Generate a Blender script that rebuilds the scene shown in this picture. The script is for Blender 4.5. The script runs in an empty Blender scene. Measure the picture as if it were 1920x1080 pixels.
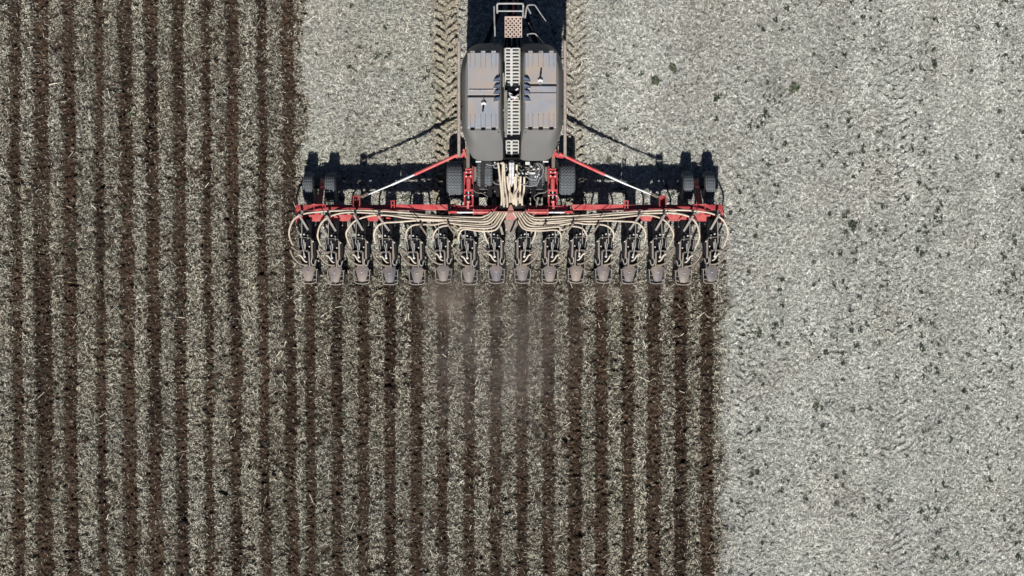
import bpy, bmesh, math, random
import numpy as np
from mathutils import Vector, Matrix

# ------------------------------------------------------------------ camera, sky, sun, exposure
scn = bpy.context.scene
CAMH = 33.0
S = 29.09 / 1920.0            # metres of ground per photograph pixel
cam_d = bpy.data.cameras.new('camera')
cam = bpy.data.objects.new('camera', cam_d)
scn.collection.objects.link(cam)
cam.location = (0, 0, CAMH)
cam.rotation_euler = (0, 0, 0)
cam_d.sensor_width = 36
cam_d.lens = 36 * CAMH / 29.09
cam_d.clip_end = 3000
scn.camera = cam

SUN_EL = math.radians(42)
SUN_TILT = math.radians(2.3)          # shadows fall up the picture and a touch to the right
world = bpy.data.worlds.new('World')
scn.world = world
world.use_nodes = True
wn = world.node_tree
bg = wn.nodes['Background']
sky = wn.nodes.new('ShaderNodeTexSky')
sky.sky_type = 'NISHITA'
sky.sun_disc = False
sky.sun_elevation = SUN_EL
sky.sun_rotation = math.pi + SUN_TILT
sky.altitude = 1500
sky.air_density = 0.5
sky.dust_density = 0.3
wn.links.new(sky.outputs[0], bg.inputs[0])
bg.inputs[1].default_value = 0.05

sd = bpy.data.lights.new('sun', 'SUN')
sd.energy = 5.0
sd.angle = math.radians(0.53)
sd.color = (1.0, 0.965, 0.91)
sun = bpy.data.objects.new('sun', sd)
scn.collection.objects.link(sun)
d = Vector((math.sin(SUN_TILT) * math.cos(SUN_EL), math.cos(SUN_TILT) * math.cos(SUN_EL), -math.sin(SUN_EL)))
sun.rotation_euler = d.to_track_quat('-Z', 'Y').to_euler()
scn.view_settings.view_transform = 'Standard'
scn.view_settings.look = 'None'
scn.view_settings.gamma = 1
scn.view_settings.exposure = 0.45
scn.cycles.max_bounces = 5
scn.cycles.diffuse_bounces = 2
scn.cycles.volume_step_rate = 2.0

random.seed(5)
rng = np.random.default_rng(11)
C = scn.collection

HM = [None]                   # the toolbar and the units were measured with their own height scales
def HMAP(h):
    if HM[0] == 'bar': return h * .77 if h <= 1.7 else (1.309 + (h - 1.7) / .3 * .441 if h < 2.0 else 1.75 + (h - 2) * .77)
    if HM[0] == 'unit': return h * .95
    return h
def P(px, py, h):
    """world point seen at photograph pixel (px,py) when it stands h metres above the ground"""
    h = HMAP(h)
    k = S * (CAMH - h) / CAMH
    return Vector(((px - 960) * k, (540 - py) * k, h))

# ------------------------------------------------------------------ materials
def mat(name, col, rough=0.6, metal=0.0, spec=0.4, var=0.25, scale=12.0, dust=0.0, dustcol=(0.27, 0.21, 0.165), bump=0.0, rnd=0.0):
    m = bpy.data.materials.new(name)
    m.use_nodes = True
    nt = m.node_tree; N = nt.nodes; L = nt.links
    b = N['Principled BSDF']
    b.inputs['Roughness'].default_value = rough
    b.inputs['Metallic'].default_value = metal
    b.inputs['Specular IOR Level'].default_value = spec
    geo = N.new('ShaderNodeNewGeometry')
    n1 = N.new('ShaderNodeTexNoise'); n1.inputs['Scale'].default_value = scale; n1.inputs['Detail'].default_value = 5
    L.new(geo.outputs['Position'], n1.inputs['Vector'])
    mr = N.new('ShaderNodeMapRange')
    mr.inputs[1].default_value = 0.3; mr.inputs[2].default_value = 0.7
    mr.inputs[3].default_value = 1 - var; mr.inputs[4].default_value = 1 + var
    L.new(n1.outputs[0], mr.inputs[0])
    vm = N.new('ShaderNodeVectorMath'); vm.operation = 'SCALE'
    vm.inputs[0].default_value = col[:3]
    last = mr.outputs[0]
    if rnd > 0:
        oi = N.new('ShaderNodeObjectInfo')
        m2 = N.new('ShaderNodeMapRange'); m2.inputs[3].default_value = 1 - rnd; m2.inputs[4].default_value = 1 + rnd
        L.new(oi.outputs['Random'], m2.inputs[0])
        mm = N.new('ShaderNodeMath'); mm.operation = 'MULTIPLY'
        L.new(last, mm.inputs[0]); L.new(m2.outputs[0], mm.inputs[1]); last = mm.outputs[0]
    L.new(last, vm.inputs['Scale'])
    out = vm.outputs[0]
    if dust > 0:
        n2 = N.new('ShaderNodeTexNoise'); n2.inputs['Scale'].default_value = 1.9; n2.inputs['Detail'].default_value = 8
        n2.inputs['Roughness'].default_value = 0.65
        L.new(geo.outputs['Position'], n2.inputs['Vector'])
        m3 = N.new('ShaderNodeMapRange'); m3.inputs[1].default_value = 0.38; m3.inputs[2].default_value = 0.64
        m3.inputs[3].default_value = dust * 0.2; m3.inputs[4].default_value = min(1, dust * 1.6)
        L.new(n2.outputs[0], m3.inputs[0])
        mx = N.new('ShaderNodeMix'); mx.data_type = 'RGBA'
        L.new(m3.outputs[0], mx.inputs[0]); L.new(out, mx.inputs[6])
        mx.inputs[7].default_value = (*dustcol, 1)
        out = mx.outputs[2]
    L.new(out, b.inputs['Base Color'])
    if bump > 0:
        bp = N.new('ShaderNodeBump'); bp.inputs['Strength'].default_value = bump; bp.inputs['Distance'].default_value = 0.02
        L.new(n1.outputs[0], bp.inputs['Height']); L.new(bp.outputs[0], b.inputs['Normal'])
    return m

M = {}
M['red'] = mat('red_paint', (0.44, 0.028, 0.038), 0.5, dust=0.24, dustcol=(0.55, 0.30, 0.26))
M['dark_red'] = mat('dark_red_paint', (0.30, 0.02, 0.03), 0.5, dust=0.15)  # deeper red with less dust than the main red
M['black'] = mat('black_plastic', (0.005, 0.006, 0.009), 0.6, spec=0.06, dust=0.012)
M['iron'] = mat('dark_iron', (0.010, 0.010, 0.013), 0.6, spec=0.08, dust=0.04)
M['steel'] = mat('grey_steel', (0.20, 0.20, 0.195), 0.5, 0.2, dust=0.35, dustcol=(0.33, 0.28, 0.23))
M['chrome'] = mat('bright_rod', (0.52, 0.53, 0.54), 0.45, 0.2, var=0.1)
M['alu'] = mat('aluminium_channel', (0.30, 0.30, 0.31), 0.5, 0.1, var=0.45, scale=9)
M['white'] = mat('white_fitting', (0.6, 0.6, 0.59), 0.5, var=0.05)
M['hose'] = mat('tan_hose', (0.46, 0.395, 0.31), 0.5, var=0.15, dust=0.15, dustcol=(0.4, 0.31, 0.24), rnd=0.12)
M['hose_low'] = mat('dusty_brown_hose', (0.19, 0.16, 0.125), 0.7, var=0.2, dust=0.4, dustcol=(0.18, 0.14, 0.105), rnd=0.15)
M['tan'] = mat('dusty_tan_steel', (0.155, 0.13, 0.11), 0.7, var=0.2, dust=0.4, dustcol=(0.18, 0.14, 0.115), rnd=0.12)
M['shield'] = mat('dusty_guard', (0.055, 0.055, 0.07), 0.55, var=0.3, scale=5, dust=0.6, dustcol=(0.19, 0.15, 0.12), rnd=0.2)
M['tank'] = mat('grey_tank_plastic', (0.125, 0.125, 0.123), 0.6, spec=0.15, var=0.06, scale=2.5, dust=0.10, dustcol=(0.18, 0.15, 0.12))
M['lid'] = mat('dusty_tank_lid', (0.24, 0.27, 0.32), 0.6, spec=0.25, var=0.10, scale=3, dust=0.62, dustcol=(0.34, 0.28, 0.235))
M['pink'] = mat('dust_covered_red_paint', (0.36, 0.11, 0.10), 0.6, dust=0.5, dustcol=(0.34, 0.22, 0.18))
M['rib'] = mat('lid_rib', (0.17, 0.17, 0.19), 0.5, dust=0.3, dustcol=(0.3, 0.2, 0.16))
M['navy'] = mat('dark_blue_latch', (0.025, 0.045, 0.09), 0.4)
M['rubber'] = mat('dusty_rubber', (0.09, 0.105, 0.12), 0.8, var=0.15, scale=20, dust=0.2, dustcol=(0.16, 0.15, 0.14))
M['rim'] = mat('wheel_rim', (0.35, 0.06, 0.05), 0.6, dust=0.4)
M['khaki'] = mat('dusty_walk_plate', (0.21, 0.21, 0.175), 0.7, dust=0.2, scale=20)
M['grate'] = mat('galvanised_grate', (0.58, 0.58, 0.57), 0.5, 0.1, var=0.15)
M['perf'] = mat('perforated_step', (0.55, 0.43, 0.37), 0.6, 0.1, dust=0.2, var=0.15)
M['rail'] = mat('grey_rail', (0.26, 0.27, 0.27), 0.5, 0.1, dust=0.1)
M['sidebar'] = mat('dusty_side_tube', (0.34, 0.29, 0.25), 0.6, dust=0.3, dustcol=(0.35, 0.28, 0.22))

# ------------------------------------------------------------------ noise
def _h(ix, iy, seed):
    t = np.random.default_rng(seed).random((512, 512), dtype=np.float32)
    return t[ix & 511, iy & 511]
_tab = {}
def vn(x, y, sc, seed):
    if seed not in _tab: _tab[seed] = np.random.default_rng(seed).random((512, 512)).astype(np.float32)
    t = _tab[seed]
    x = x / sc + 1000.37; y = y / sc + 1000.71
    ix = np.floor(x).astype(np.int64); iy = np.floor(y).astype(np.int64)
    fx = (x - ix).astype(np.float32); fy = (y - iy).astype(np.float32)
    fx = fx * fx * (3 - 2 * fx); fy = fy * fy * (3 - 2 * fy)
    a = t[ix & 511, iy & 511]; b = t[(ix + 1) & 511, iy & 511]
    c = t[ix & 511, (iy + 1) & 511]; e = t[(ix + 1) & 511, (iy + 1) & 511]
    return (a * (1 - fx) + b * fx) * (1 - fy) + (c * (1 - fx) + e * fx) * fy
def fbm(x, y, sc, seed, n=3):
    s = 0; w = 0; a = 1.0
    for i in range(n):
        s = s + a * vn(x, y, sc / 2 ** i, seed + i * 7); w += a; a *= 0.55
    return s / w
def ss(a, b, x):
    t = np.clip((x - a) / (b - a), 0, 1); return t * t * (3 - 2 * t)

# ------------------------------------------------------------------ what grows and lies where (ground pixels of the photograph)
left_x = [(-178, 10), (-127, 11), (-75, 11), (-24, 11), (28, 11), (77, 16), (129, 13), (186, 9), (236, 13), (284, 13), (335, 12), (387, 9), (437, 12), (491, 10), (540, 11)]
mid_x = [583 + 49.5 * k for k in range(16)]
mid_w = [9, 10, 10.5, 10, 11, 10, 10, 10.5, 10.5, 11, 12, 11.5, 11, 12, 11.5, 11.5]
def field(X, Y):
    """till (bare furrow), mixed (worked ground between furrows), track (lug prints)"""
    px = X / S + 960; py = 540 - Y / S
    wob = (vn(X, Y, 0.5, 3) - 0.5) * 5 + (vn(X, Y, 0.16, 4) - 0.5) * 7 + (vn(X, Y, 0.07, 5) - 0.5) * 9
    till = np.zeros_like(px)
    for i, (c, w) in enumerate(left_x):
        cc = c + (py - 170) * 0.0095 + (vn(X * 0 + i * 1.7, Y, 3.0, 41) - 0.5) * 5
        w = w * (0.85 + 0.3 * vn(X * 0 + i * 5.1, Y, 0.8, 42))
        amp = 0.95 + 0.3 * (vn(X * 0 + i * 3.1, Y, 1.2, 40) - 0.3) + 0.3 * (vn(X, Y, 0.3, 43) - 0.5)
        dd = np.abs(px - cc + wob * 0.5)
        till = np.maximum(till, np.where(px < cc, 1 - ss(w - 5.5, w + 4.5, dd), 1 - ss(w - 3, w + 1.5, dd)) * np.clip(amp, 0, 1))
    behind = ss(505, 520, py)
    for i, c in enumerate(mid_x):
        w = mid_w[i] + 1
        amp = 0.92 + 0.3 * (vn(X * 0 + i * 2.3, Y, 1.0, 60) - 0.3) + 0.3 * (vn(X, Y, 0.3, 44) - 0.5) + (0.15 if i > 9 else 0)
        dd = np.abs(px - c + wob * 0.5)
        till = np.maximum(till, (1 - ss(w - 3.5, w + 2, dd)) * np.clip(amp, 0, 1) * behind)
    edge_l = 570 + (vn(X, Y, 0.7, 8) - 0.5) * 22 + (vn(X, Y, 0.2, 9) - 0.5) * 14
    leftz = 1 - ss(-6, 6, px - edge_l)
    edge_r = 1360 + (vn(X, Y, 0.7, 10) - 0.5) * 16 + (vn(X, Y, 0.2, 12) - 0.5) * 12
    midz = (1 - ss(-16, 12, px - edge_r)) * ss(440, 520, py) * ss(560, 568, px)
    mixed = np.maximum(leftz, midz)
    till = np.maximum(till, mixed * 0.75 * ss(0.62, 0.80, 0.55 * vn(X, Y, 0.13, 45) + 0.45 * vn(X, Y, 0.4, 46)))
    # lug prints of the tractor tyres (real grooves, one line every 0.235 m)
    def lugs(cx, hw, per, ph, up):
        u = (px - cx) / hw
        a = np.abs(u)
        v = (py + ph + wob * 0.5 + np.where(u < 0, 0, per * 0.5)) + a * hw * up
        t = v / per; f = t - np.floor(t)
        env = (1 - ss(0.78, 1.02, a + (vn(X, Y, 0.12, 83) - 0.5) * 0.3)) * ss(0.02, 0.18, a) * (0.25 + 0.95 * vn(X, Y, 0.22, 78))
        saw = (1 - f) * ss(0.0, 0.12, f)
        line = (1 - ss(0.0, 0.22, f)) + ss(0.93, 1.0, f)
        return np.stack([saw * env, np.clip(line, 0, 1) * env])
    gone = 1 - behind
    tr = lugs(836, 23, 15.5, 0, 0.72) * gone
    tr = np.maximum(tr, lugs(1078, 21, 15.5, 4, 0.72) * gone * 0.8)
    tr = np.maximum(tr, lugs(873, 15, 15.5, 9, 0.5) * gone * 0.7)
    tr = np.maximum(tr, lugs(1398, 18, 13.5, 2, 0.5) * (0.30 + 0.28 * ss(420, 520, py)) * ss(0.25, 0.6, vn(X, Y, 0.7, 82) + 0.2))
    tr = np.maximum(tr, lugs(1672, 34, 15.0, 7, 0.6) * 0.46 * ss(0.3, 0.6, vn(X, Y, 0.8, 81) + 0.15))
    tr = np.maximum(tr, lugs(1465, 20, 15.0, 1, 0.6) * 0.22 * (1 - ss(300, 420, py)))
    saw, tr = tr[0], tr[1]
    bw = (vn(X, Y, 0.2, 79) - 0.5) * 8
    band = np.maximum(1 - ss(20, 27, np.abs(px - 836) + bw), (1 - ss(17, 24, np.abs(px - 1078) + bw)) * .8)
    return till, mixed, tr, band * gone, midz, saw
def height(X, Y, f=None):
    till, mixed, tr, band, midz, saw = f if f is not None else field(X, Y)
    near = (np.abs(X) < 20) & (np.abs(Y) < 13)
    z = 0.10 * (fbm(X, Y, 6.0, 21, 2) - 0.5) * 0.5
    clod = np.maximum(vn(X, Y, 0.11, 31), vn(X, Y, 0.075, 32)) ** 2
    fine = vn(X, Y, 0.055, 33)
    rough = np.maximum(till * 1.0, mixed * 0.75)
    z = z + (rough - 0.2 * till) * (0.11 * (clod - 0.45) + 0.04 * (fine - 0.5) + 0.05 * (vn(X, Y, 0.19, 36) - 0.5)) - 0.05 * till
    z = z + (1 - rough) * (0.045 * (vn(X, Y, 0.07, 34) - 0.5) + 0.012 * (vn(X, Y, 0.22, 35) - 0.5))
    z = z + 0.14 * saw - 0.05 * band
    return np.where(near, z, 0.0)

def axis(lim, step, far):
    a = list(np.arange(-lim, lim + 1e-6, step))
    x = a[-1]; s = step; out = []
    while x < far:
        s *= 1.35; x += s; out.append(x)
    return np.array([-v for v in out[::-1]] + a + out)

def link(name, me, m, parent=None):
    o = bpy.data.objects.new(name, me)
    C.objects.link(o)
    if m is not None: me.materials.append(m)
    if parent is not None: o.parent = parent
    return o
def fast_mesh(name, co, faces, nv, attrs={}):
    """co (n,3) ; faces (m,nv)"""
    me = bpy.data.meshes.new(name)
    me.vertices.add(len(co)); me.vertices.foreach_set('co', co.astype(np.float32).ravel())
    me.loops.add(faces.size); me.loops.foreach_set('vertex_index', faces.astype(np.int32).ravel())
    me.polygons.add(len(faces))
    me.polygons.foreach_set('loop_start', np.arange(0, faces.size, nv, dtype=np.int32))
    for k, v in attrs.items():
        at = me.attributes.new(k, 'FLOAT', 'POINT'); at.data.foreach_set('value', v.astype(np.float32).ravel())
    me.update(calc_edges=True)
    return me

# ------------------------------------------------------------------ ground sheet
def build_ground():
    ax = axis(17.0, 0.026, 900); ay = axis(10.4, 0.026, 900)
    X, Y = np.meshgrid(ax, ay)
    f = field(X, Y)
    Z = height(X, Y, f)
    ny, nx = X.shape
    co = np.stack([X, Y, Z], -1).reshape(-1, 3)
    i = np.arange(ny * nx).reshape(ny, nx)
    fc = np.stack([i[:-1, :-1], i[:-1, 1:], i[1:, 1:], i[1:, :-1]], -1).reshape(-1, 4)
    me = fast_mesh('ground', co, fc, 4, {'till': f[0], 'mixed': f[1], 'track': f[2], 'work': f[4], 'band': f[3]})
    me.polygons.foreach_set('use_smooth', np.ones(len(me.polygons), dtype=bool))
    m = bpy.data.materials.new('field_soil'); m.use_nodes = True
    nt = m.node_tree; N = nt.nodes; L = nt.links; b = N['Principled BSDF']
    b.inputs['Roughness'].default_value = 0.95; b.inputs['Specular IOR Level'].default_value = 0.15
    geo = N.new('ShaderNodeNewGeometry')
    def noise(sc, det=4, ro=0.6):
        n = N.new('ShaderNodeTexNoise'); n.inputs['Scale'].default_value = sc; n.inputs['Detail'].default_value = det; n.inputs['Roughness'].default_value = ro
        L.new(geo.outputs['Position'], n.inputs['Vector']); return n.outputs[0]
    def ramp(inp, pts):
        r = N.new('ShaderNodeValToRGB'); cr = r.color_ramp
        while len(cr.elements) < len(pts): cr.elements.new(0.5)
        for e, (p, c) in zip(cr.elements, pts): e.position = p; e.color = (*c, 1)
        L.new(inp, r.inputs[0]); return r.outputs[0]
    def mix(fac, a, c):
        x = N.new('ShaderNodeMix'); x.data_type = 'RGBA'
        L.new(fac, x.inputs[0]); L.new(a, x.inputs[6]); L.new(c, x.inputs[7]); return x.outputs[2]
    def at(n):
        a = N.new('ShaderNodeAttribute'); a.attribute_name = n; return a.outputs['Fac']
    stub = ramp(noise(38, 5, 0.75), [(0.38, (0.075, 0.072, 0.063)), (0.47, (0.22, 0.22, 0.205)), (0.55, (0.38, 0.383, 0.365)), (0.64, (0.58, 0.582, 0.56))])
    soil = ramp(noise(22, 6, 0.7), [(0.38, (0.008, 0.005, 0.0035)), (0.5, (0.037, 0.024, 0.0165)), (0.64, (0.092, 0.061, 0.043))])
    worked = ramp(noise(34, 6, 0.75), [(0.40, (0.014, 0.011, 0.009)), (0.50, (0.055, 0.046, 0.037)), (0.58, (0.15, 0.135, 0.11)), (0.68, (0.34, 0.32, 0.275))])
    c = mix(at('mixed'), stub, worked)
    # damp and dry stretches along the rows
    mp = N.new('ShaderNodeMapping'); mp.inputs['Scale'].default_value = (1.6, 0.22, 1); L.new(geo.outputs['Position'], mp.inputs['Vector'])
    ns = N.new('ShaderNodeTexNoise'); ns.inputs['Scale'].default_value = 1.0; ns.inputs['Detail'].default_value = 4; L.new(mp.outputs[0], ns.inputs['Vector'])
    damp = ramp(ns.outputs[0], [(0.38, (0.58, 0.55, 0.56)), (0.5, (0.95, 0.92, 0.9)), (0.63, (1.25, 1.2, 1.15))])
    ms = N.new('ShaderNodeMix'); ms.data_type = 'RGBA'; ms.blend_type = 'MULTIPLY'; ms.inputs[0].default_value = 1
    L.new(soil, ms.inputs[6]); L.new(damp, ms.inputs[7]); soil = ms.outputs[2]
    crushed = ramp(noise(30, 5, 0.75), [(0.38, (0.09, 0.07, 0.052)), (0.5, (0.27, 0.24, 0.19)), (0.62, (0.46, 0.43, 0.36))])
    c = mix(at('band'), c, crushed)
    c = mix(at('till'), c, soil)
    # broad patches: a greyer, paler field to the right, browner patches elsewhere
    big = ramp(noise(0.45, 4, 0.5), [(0.35, (0.93, 0.89, 0.83)), (0.5, (1, 1, 1)), (0.65, (0.97, 1.03, 0.98))])
    mu = N.new('ShaderNodeMix'); mu.data_type = 'RGBA'; mu.blend_type = 'MULTIPLY'; mu.inputs[0].default_value = 1
    L.new(c, mu.inputs[6]); L.new(big, mu.inputs[7])
    tc = N.new('ShaderNodeMath'); tc.operation = 'MULTIPLY'; tc.inputs[1].default_value = 0.8
    L.new(at('track'), tc.inputs[0])
    c = mix(tc.outputs[0], mu.outputs[2], soil)
    L.new(c, b.inputs['Base Color'])
    bp = N.new('ShaderNodeBump'); bp.inputs['Strength'].default_value = 0.9; bp.inputs['Distance'].default_value = 0.03
    L.new(noise(45, 5, 0.7), bp.inputs['Height']); L.new(bp.outputs[0], b.inputs['Normal'])
    o = link('ground', me, m); o['kind'] = 'structure'
build_ground()

# ------------------------------------------------------------------ straw, clods, weeds (nobody could count them)
def attr_mat(name, pts, rough=0.7, patch=False):
    m = bpy.data.materials.new(name); m.use_nodes = True
    nt = m.node_tree; N = nt.nodes; L = nt.links; b = N['Principled BSDF']
    b.inputs['Roughness'].default_value = rough; b.inputs['Specular IOR Level'].default_value = 0.25
    a = N.new('ShaderNodeAttribute'); a.attribute_name = 'rnd'
    r = N.new('ShaderNodeValToRGB'); cr = r.color_ramp
    while len(cr.elements) < len(pts): cr.elements.new(0.5)
    for e, (p, c) in zip(cr.elements, pts): e.position = p; e.color = (*c, 1)
    L.new(a.outputs['Fac'], r.inputs[0]); L.new(r.outputs[0], b.inputs['Base Color'])
    if patch:   # greyer residue towards the right of the field, yellower residue on the worked land
        a2 = N.new('ShaderNodeAttribute'); a2.attribute_name = 'tone'
        r2 = N.new('ShaderNodeValToRGB'); cr = r2.color_ramp; cr.elements.new(0.5)
        for e, (p, c) in zip(cr.elements, [(0, (1.03, 0.975, 0.82)), (0.4, (1.0, 0.99, 0.94)), (1, (0.985, 1.005, 0.98))]): e.position = p; e.color = (*c, 1)
        mu = N.new('ShaderNodeMix'); mu.data_type = 'RGBA'; mu.blend_type = 'MULTIPLY'; mu.inputs[0].default_value = 1
        L.new(a2.outputs['Fac'], r2.inputs[0]); L.new(r.outputs[0], mu.inputs[6]); L.new(r2.outputs[0], mu.inputs[7]); L.new(mu.outputs[2], b.inputs['Base Color'])
    return m

def straws(name, n, keep, lmin, lmax, wmin, wmax, m, seed, lift=0.012, tilt=0.22, shift=None):
    r = np.random.default_rng(seed)
    X = r.uniform(-17, 17, n); Y = r.uniform(-10.4, 10.4, n)
    f = field(X, Y)
    k = r.random(n) < keep(X, Y, f)
    X = X[k]; Y = Y[k]; f = tuple(q[k] for q in f); n = len(X)
    Z = height(X, Y, f)
    a = r.uniform(0, math.pi, n); t = r.normal(0, tilt, n)
    ln = r.uniform(lmin, lmax, n) * (0.6 + 0.8 * r.random(n) ** 2) * 0.5; w = r.uniform(wmin, wmax, n) * 0.5
    D = np.stack([np.cos(a) * np.cos(t), np.sin(a) * np.cos(t), np.sin(t)], -1)
    Wd = np.stack([-np.sin(a), np.cos(a), np.zeros(n)], -1)
    Ce = np.stack([X, Y, Z + lift + np.abs(np.sin(t)) * ln * 0.8 + r.uniform(0, 0.012, n)], -1)
    bend = (r.normal(0, 0.12, n) * ln)[:, None] * Wd
    up = np.zeros((n, 3)); up[:, 2] = w * 0.9
    pts = []
    for s, q in ((-1, 0), (1, 1)):
        base = Ce + D * ln[:, None] * s + bend * (0 if s < 0 else 1)
        pts += [base - Wd * w[:, None], base + up, base + Wd * w[:, None]]
    co = np.stack(pts, 1).reshape(-1, 3)
    b = (np.arange(n) * 6)[:, None]
    fc = np.stack([b + [0, 3, 4, 1], b + [1, 4, 5, 2]], 1).reshape(-1, 4)
    rn = r.random(n)
    rn = rn * 0.75 + 0.125 + (vn(X, Y, 0.05, 97) - 0.5) * 0.5
    if shift is not None: rn = np.clip(rn + shift(X, Y, f), 0, 1)
    tone = np.clip(0.50 + 0.42 * np.where(X > 1, np.tanh((X - 1) / 6), 0.12 * np.tanh((X - 1) / 6)) * (1 - f[1]) - 0.42 * f[1] - 0.25 * f[3] + (vn(X, Y, 1.6, 93) - 0.5) * 0.5 + r.normal(0, 0.12, n), 0, 1)
    me = fast_mesh(name, co, fc, 4, {'rnd': np.repeat(rn, 6), 'tone': np.repeat(tone, 6)})
    return link(name, me, m)

STRAW = [(0.0, (0.045, 0.040, 0.033)), (0.2, (0.17, 0.163, 0.143)), (0.5, (0.385, 0.382, 0.355)), (0.78, (0.62, 0.617, 0.58)), (1.0, (0.90, 0.895, 0.85))]
m_straw = attr_mat('straw', STRAW, patch=True)
def keep_field(X, Y, f):
    lane = vn(X, Y * 0 + 3.3, 0.45, 95) * 0.22 - 0.11
    patch = 0.78 + lane + 0.4 * (vn(X, Y, 0.35, 90) - 0.4)
    base = 1.0 - 0.36 * f[1] - 0.08 * f[4]
    return np.clip(base * patch * (1 - 0.86 * f[0]) * (1 - 0.95 * f[2]) * (1 - 0.62 * f[3]), 0, 1)
def shift_field(X, Y, f):
    px = X / S
    return 0.08 * np.tanh(px / 400) - 0.06 * f[1] - 0.06 * f[4] - 0.25 * f[0] + (vn(X, Y, 1.3, 91) - 0.5) * 0.10 + (vn(X, Y * 0.02 + 1.1, 0.6, 96) - 0.5) * 0.20
o = straws('straw_litter', 1000000, keep_field, 0.03, 0.105, 0.0075, 0.014, m_straw, 101, shift=shift_field)
o['kind'] = 'stuff'; o['label'] = 'pale chopped straw lying over the stubble field'; o['category'] = 'straw'
o = straws('straw_stalks', 1800, lambda X, Y, f: np.clip(0.9 - 0.5 * f[0] - 0.45 * (1 - f[1]), 0, 1), 0.12, 0.26, 0.008, 0.013, m_straw, 103, lift=0.03,
           shift=lambda X, Y, f: 0.15 + X * 0)
o['kind'] = 'stuff'; o['label'] = 'longer loose stalks scattered on the worked rows'; o['category'] = 'straw'

def clods():
    r = np.random.default_rng(55)
    n = 76000
    X = r.uniform(-17, 17, n); Y = r.uniform(-10.4, 10.4, n); f = field(X, Y)
    k = r.random(n) < (f[0] * 0.75 + f[1] * 0.28)
    X = X[k]; Y = Y[k]; f = tuple(q[k] for q in f); n = len(X)
    Z = height(X, Y, f)
    bm = bmesh.new(); bmesh.ops.create_icosphere(bm, subdivisions=1, radius=1)
    bv = np.array([v.co[:] for v in bm.verts]); bf = np.array([[v.index for v in q.verts] for q in bm.faces]); bm.free()
    nv = len(bv)
    s = 0.008 + 0.034 * r.random(n) ** 3.0
    big = r.random(n) < 0.004; s = np.where(big, r.uniform(0.05, 0.085, n), s)
    ang = r.uniform(0, 6.283, n); ca, sa = np.cos(ang), np.sin(ang)
    V = bv[None] * (1 + r.normal(0, 0.2, (n, nv))[..., None]) * s[:, None, None] * np.stack([r.uniform(.7, 1.4, n), r.uniform(.7, 1.2, n), r.uniform(.6, .9, n)], -1)[:, None, :]
    Vx = V[..., 0] * ca[:, None] - V[..., 1] * sa[:, None]; Vy = V[..., 0] * sa[:, None] + V[..., 1] * ca[:, None]
    co = np.stack([Vx + X[:, None], Vy + Y[:, None], V[..., 2] + (Z + s * 0.35)[:, None]], -1).reshape(-1, 3)
    fc = (bf[None] + (np.arange(n) * nv)[:, None, None]).reshape(-1, 3)
    me = fast_mesh('soil_clods', co, fc, 3, {'rnd': np.repeat(r.random(n), nv)})
    o = link('soil_clods', me, attr_mat('clod_soil', [(0, (0.012, 0.008, 0.006)), (0.5, (0.042, 0.025, 0.0165)), (0.85, (0.09, 0.057, 0.039)), (1, (0.14, 0.11, 0.085))], 0.95))
    o['kind'] = 'stuff'; o['label'] = 'crumbly brown soil clods along the opened furrows'; o['category'] = 'soil'
clods()

def leaf_cluster(r, X, Y, Z, rad, nl, hgt):
    """nl curved leaves per plant; returns co, faces, rnd"""
    n = len(X)
    a = r.uniform(0, 6.283, (n, nl)); R = rad[:, None] * r.uniform(0.5, 1.2, (n, nl)); w = R * r.uniform(0.16, 0.34, (n, nl))
    off = rad[:, None] * 0.35
    cx = X[:, None] + r.normal(0, 1, (n, nl)) * off; cy = Y[:, None] + r.normal(0, 1, (n, nl)) * off
    dx, dy = np.cos(a), np.sin(a); h = hgt * r.uniform(0.4, 1.2, (n, nl)) * (rad[:, None] / 0.06)
    def pt(t, sgn, z): return np.stack([cx + dx * R * t - dy * w * sgn, cy + dy * R * t + dx * w * sgn, Z[:, None] + z], -1)
    p = [pt(0, 0, 0.005 + 0 * h), pt(.5, -1, h), pt(.5, 1, h), pt(1, 0, h * 0.7), pt(.5, 0, h * 0.8)]
    co = np.stack(p, 2).reshape(-1, 3)
    b = (np.arange(n * nl) * 5)[:, None]
    fc = np.stack([b + [0, 1, 4], b + [0, 4, 2], b + [1, 3, 4], b + [4, 3, 2]], 1).reshape(-1, 3)
    return co, fc, np.repeat(r.random(n * nl), 5)
m_weed = attr_mat('weed_leaf', [(0, (0.012, 0.018, 0.012)), (0.6, (0.026, 0.036, 0.022)), (1, (0.06, 0.085, 0.04))], 0.6)
def weeds():
    r = np.random.default_rng(77)
    n = 20000
    X = r.uniform(-17, 17, n); Y = r.uniform(-10.4, 10.4, n); f = field(X, Y)
    dens = np.clip(0.24 + 0.30 * ss(3.0, 13.0, X), 0, 1) * np.clip((vn(X, Y, 0.7, 92) - 0.2) * 1.8, 0.2, 1) * np.clip((vn(X, Y * 0.04 + 2.2, 0.55, 94) - 0.15) * 2.2, 0.25, 1.3)
    dens = np.where(f[1] > 0.4, 0.02, dens) * (f[3] < 0.3)
    k = r.random(n) < dens
    X = X[k]; Y = Y[k]; Z = height(X, Y, tuple(q[k] for q in f)); n = len(X)
    rad = 0.028 + 0.05 * r.random(n) ** 2.2
    co, fc, rn = leaf_cluster(r, X, Y, Z + 0.02, rad, 16, 0.035)
    me = fast_mesh('weed_seedlings', co, fc, 3, {'rnd': rn})
    o = link('weed_seedlings', me, m_weed)
    o['kind'] = 'stuff'; o['label'] = 'tiny dark green weed seedlings dotted over the pale stubble'; o['category'] = 'weeds'
weeds()
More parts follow.
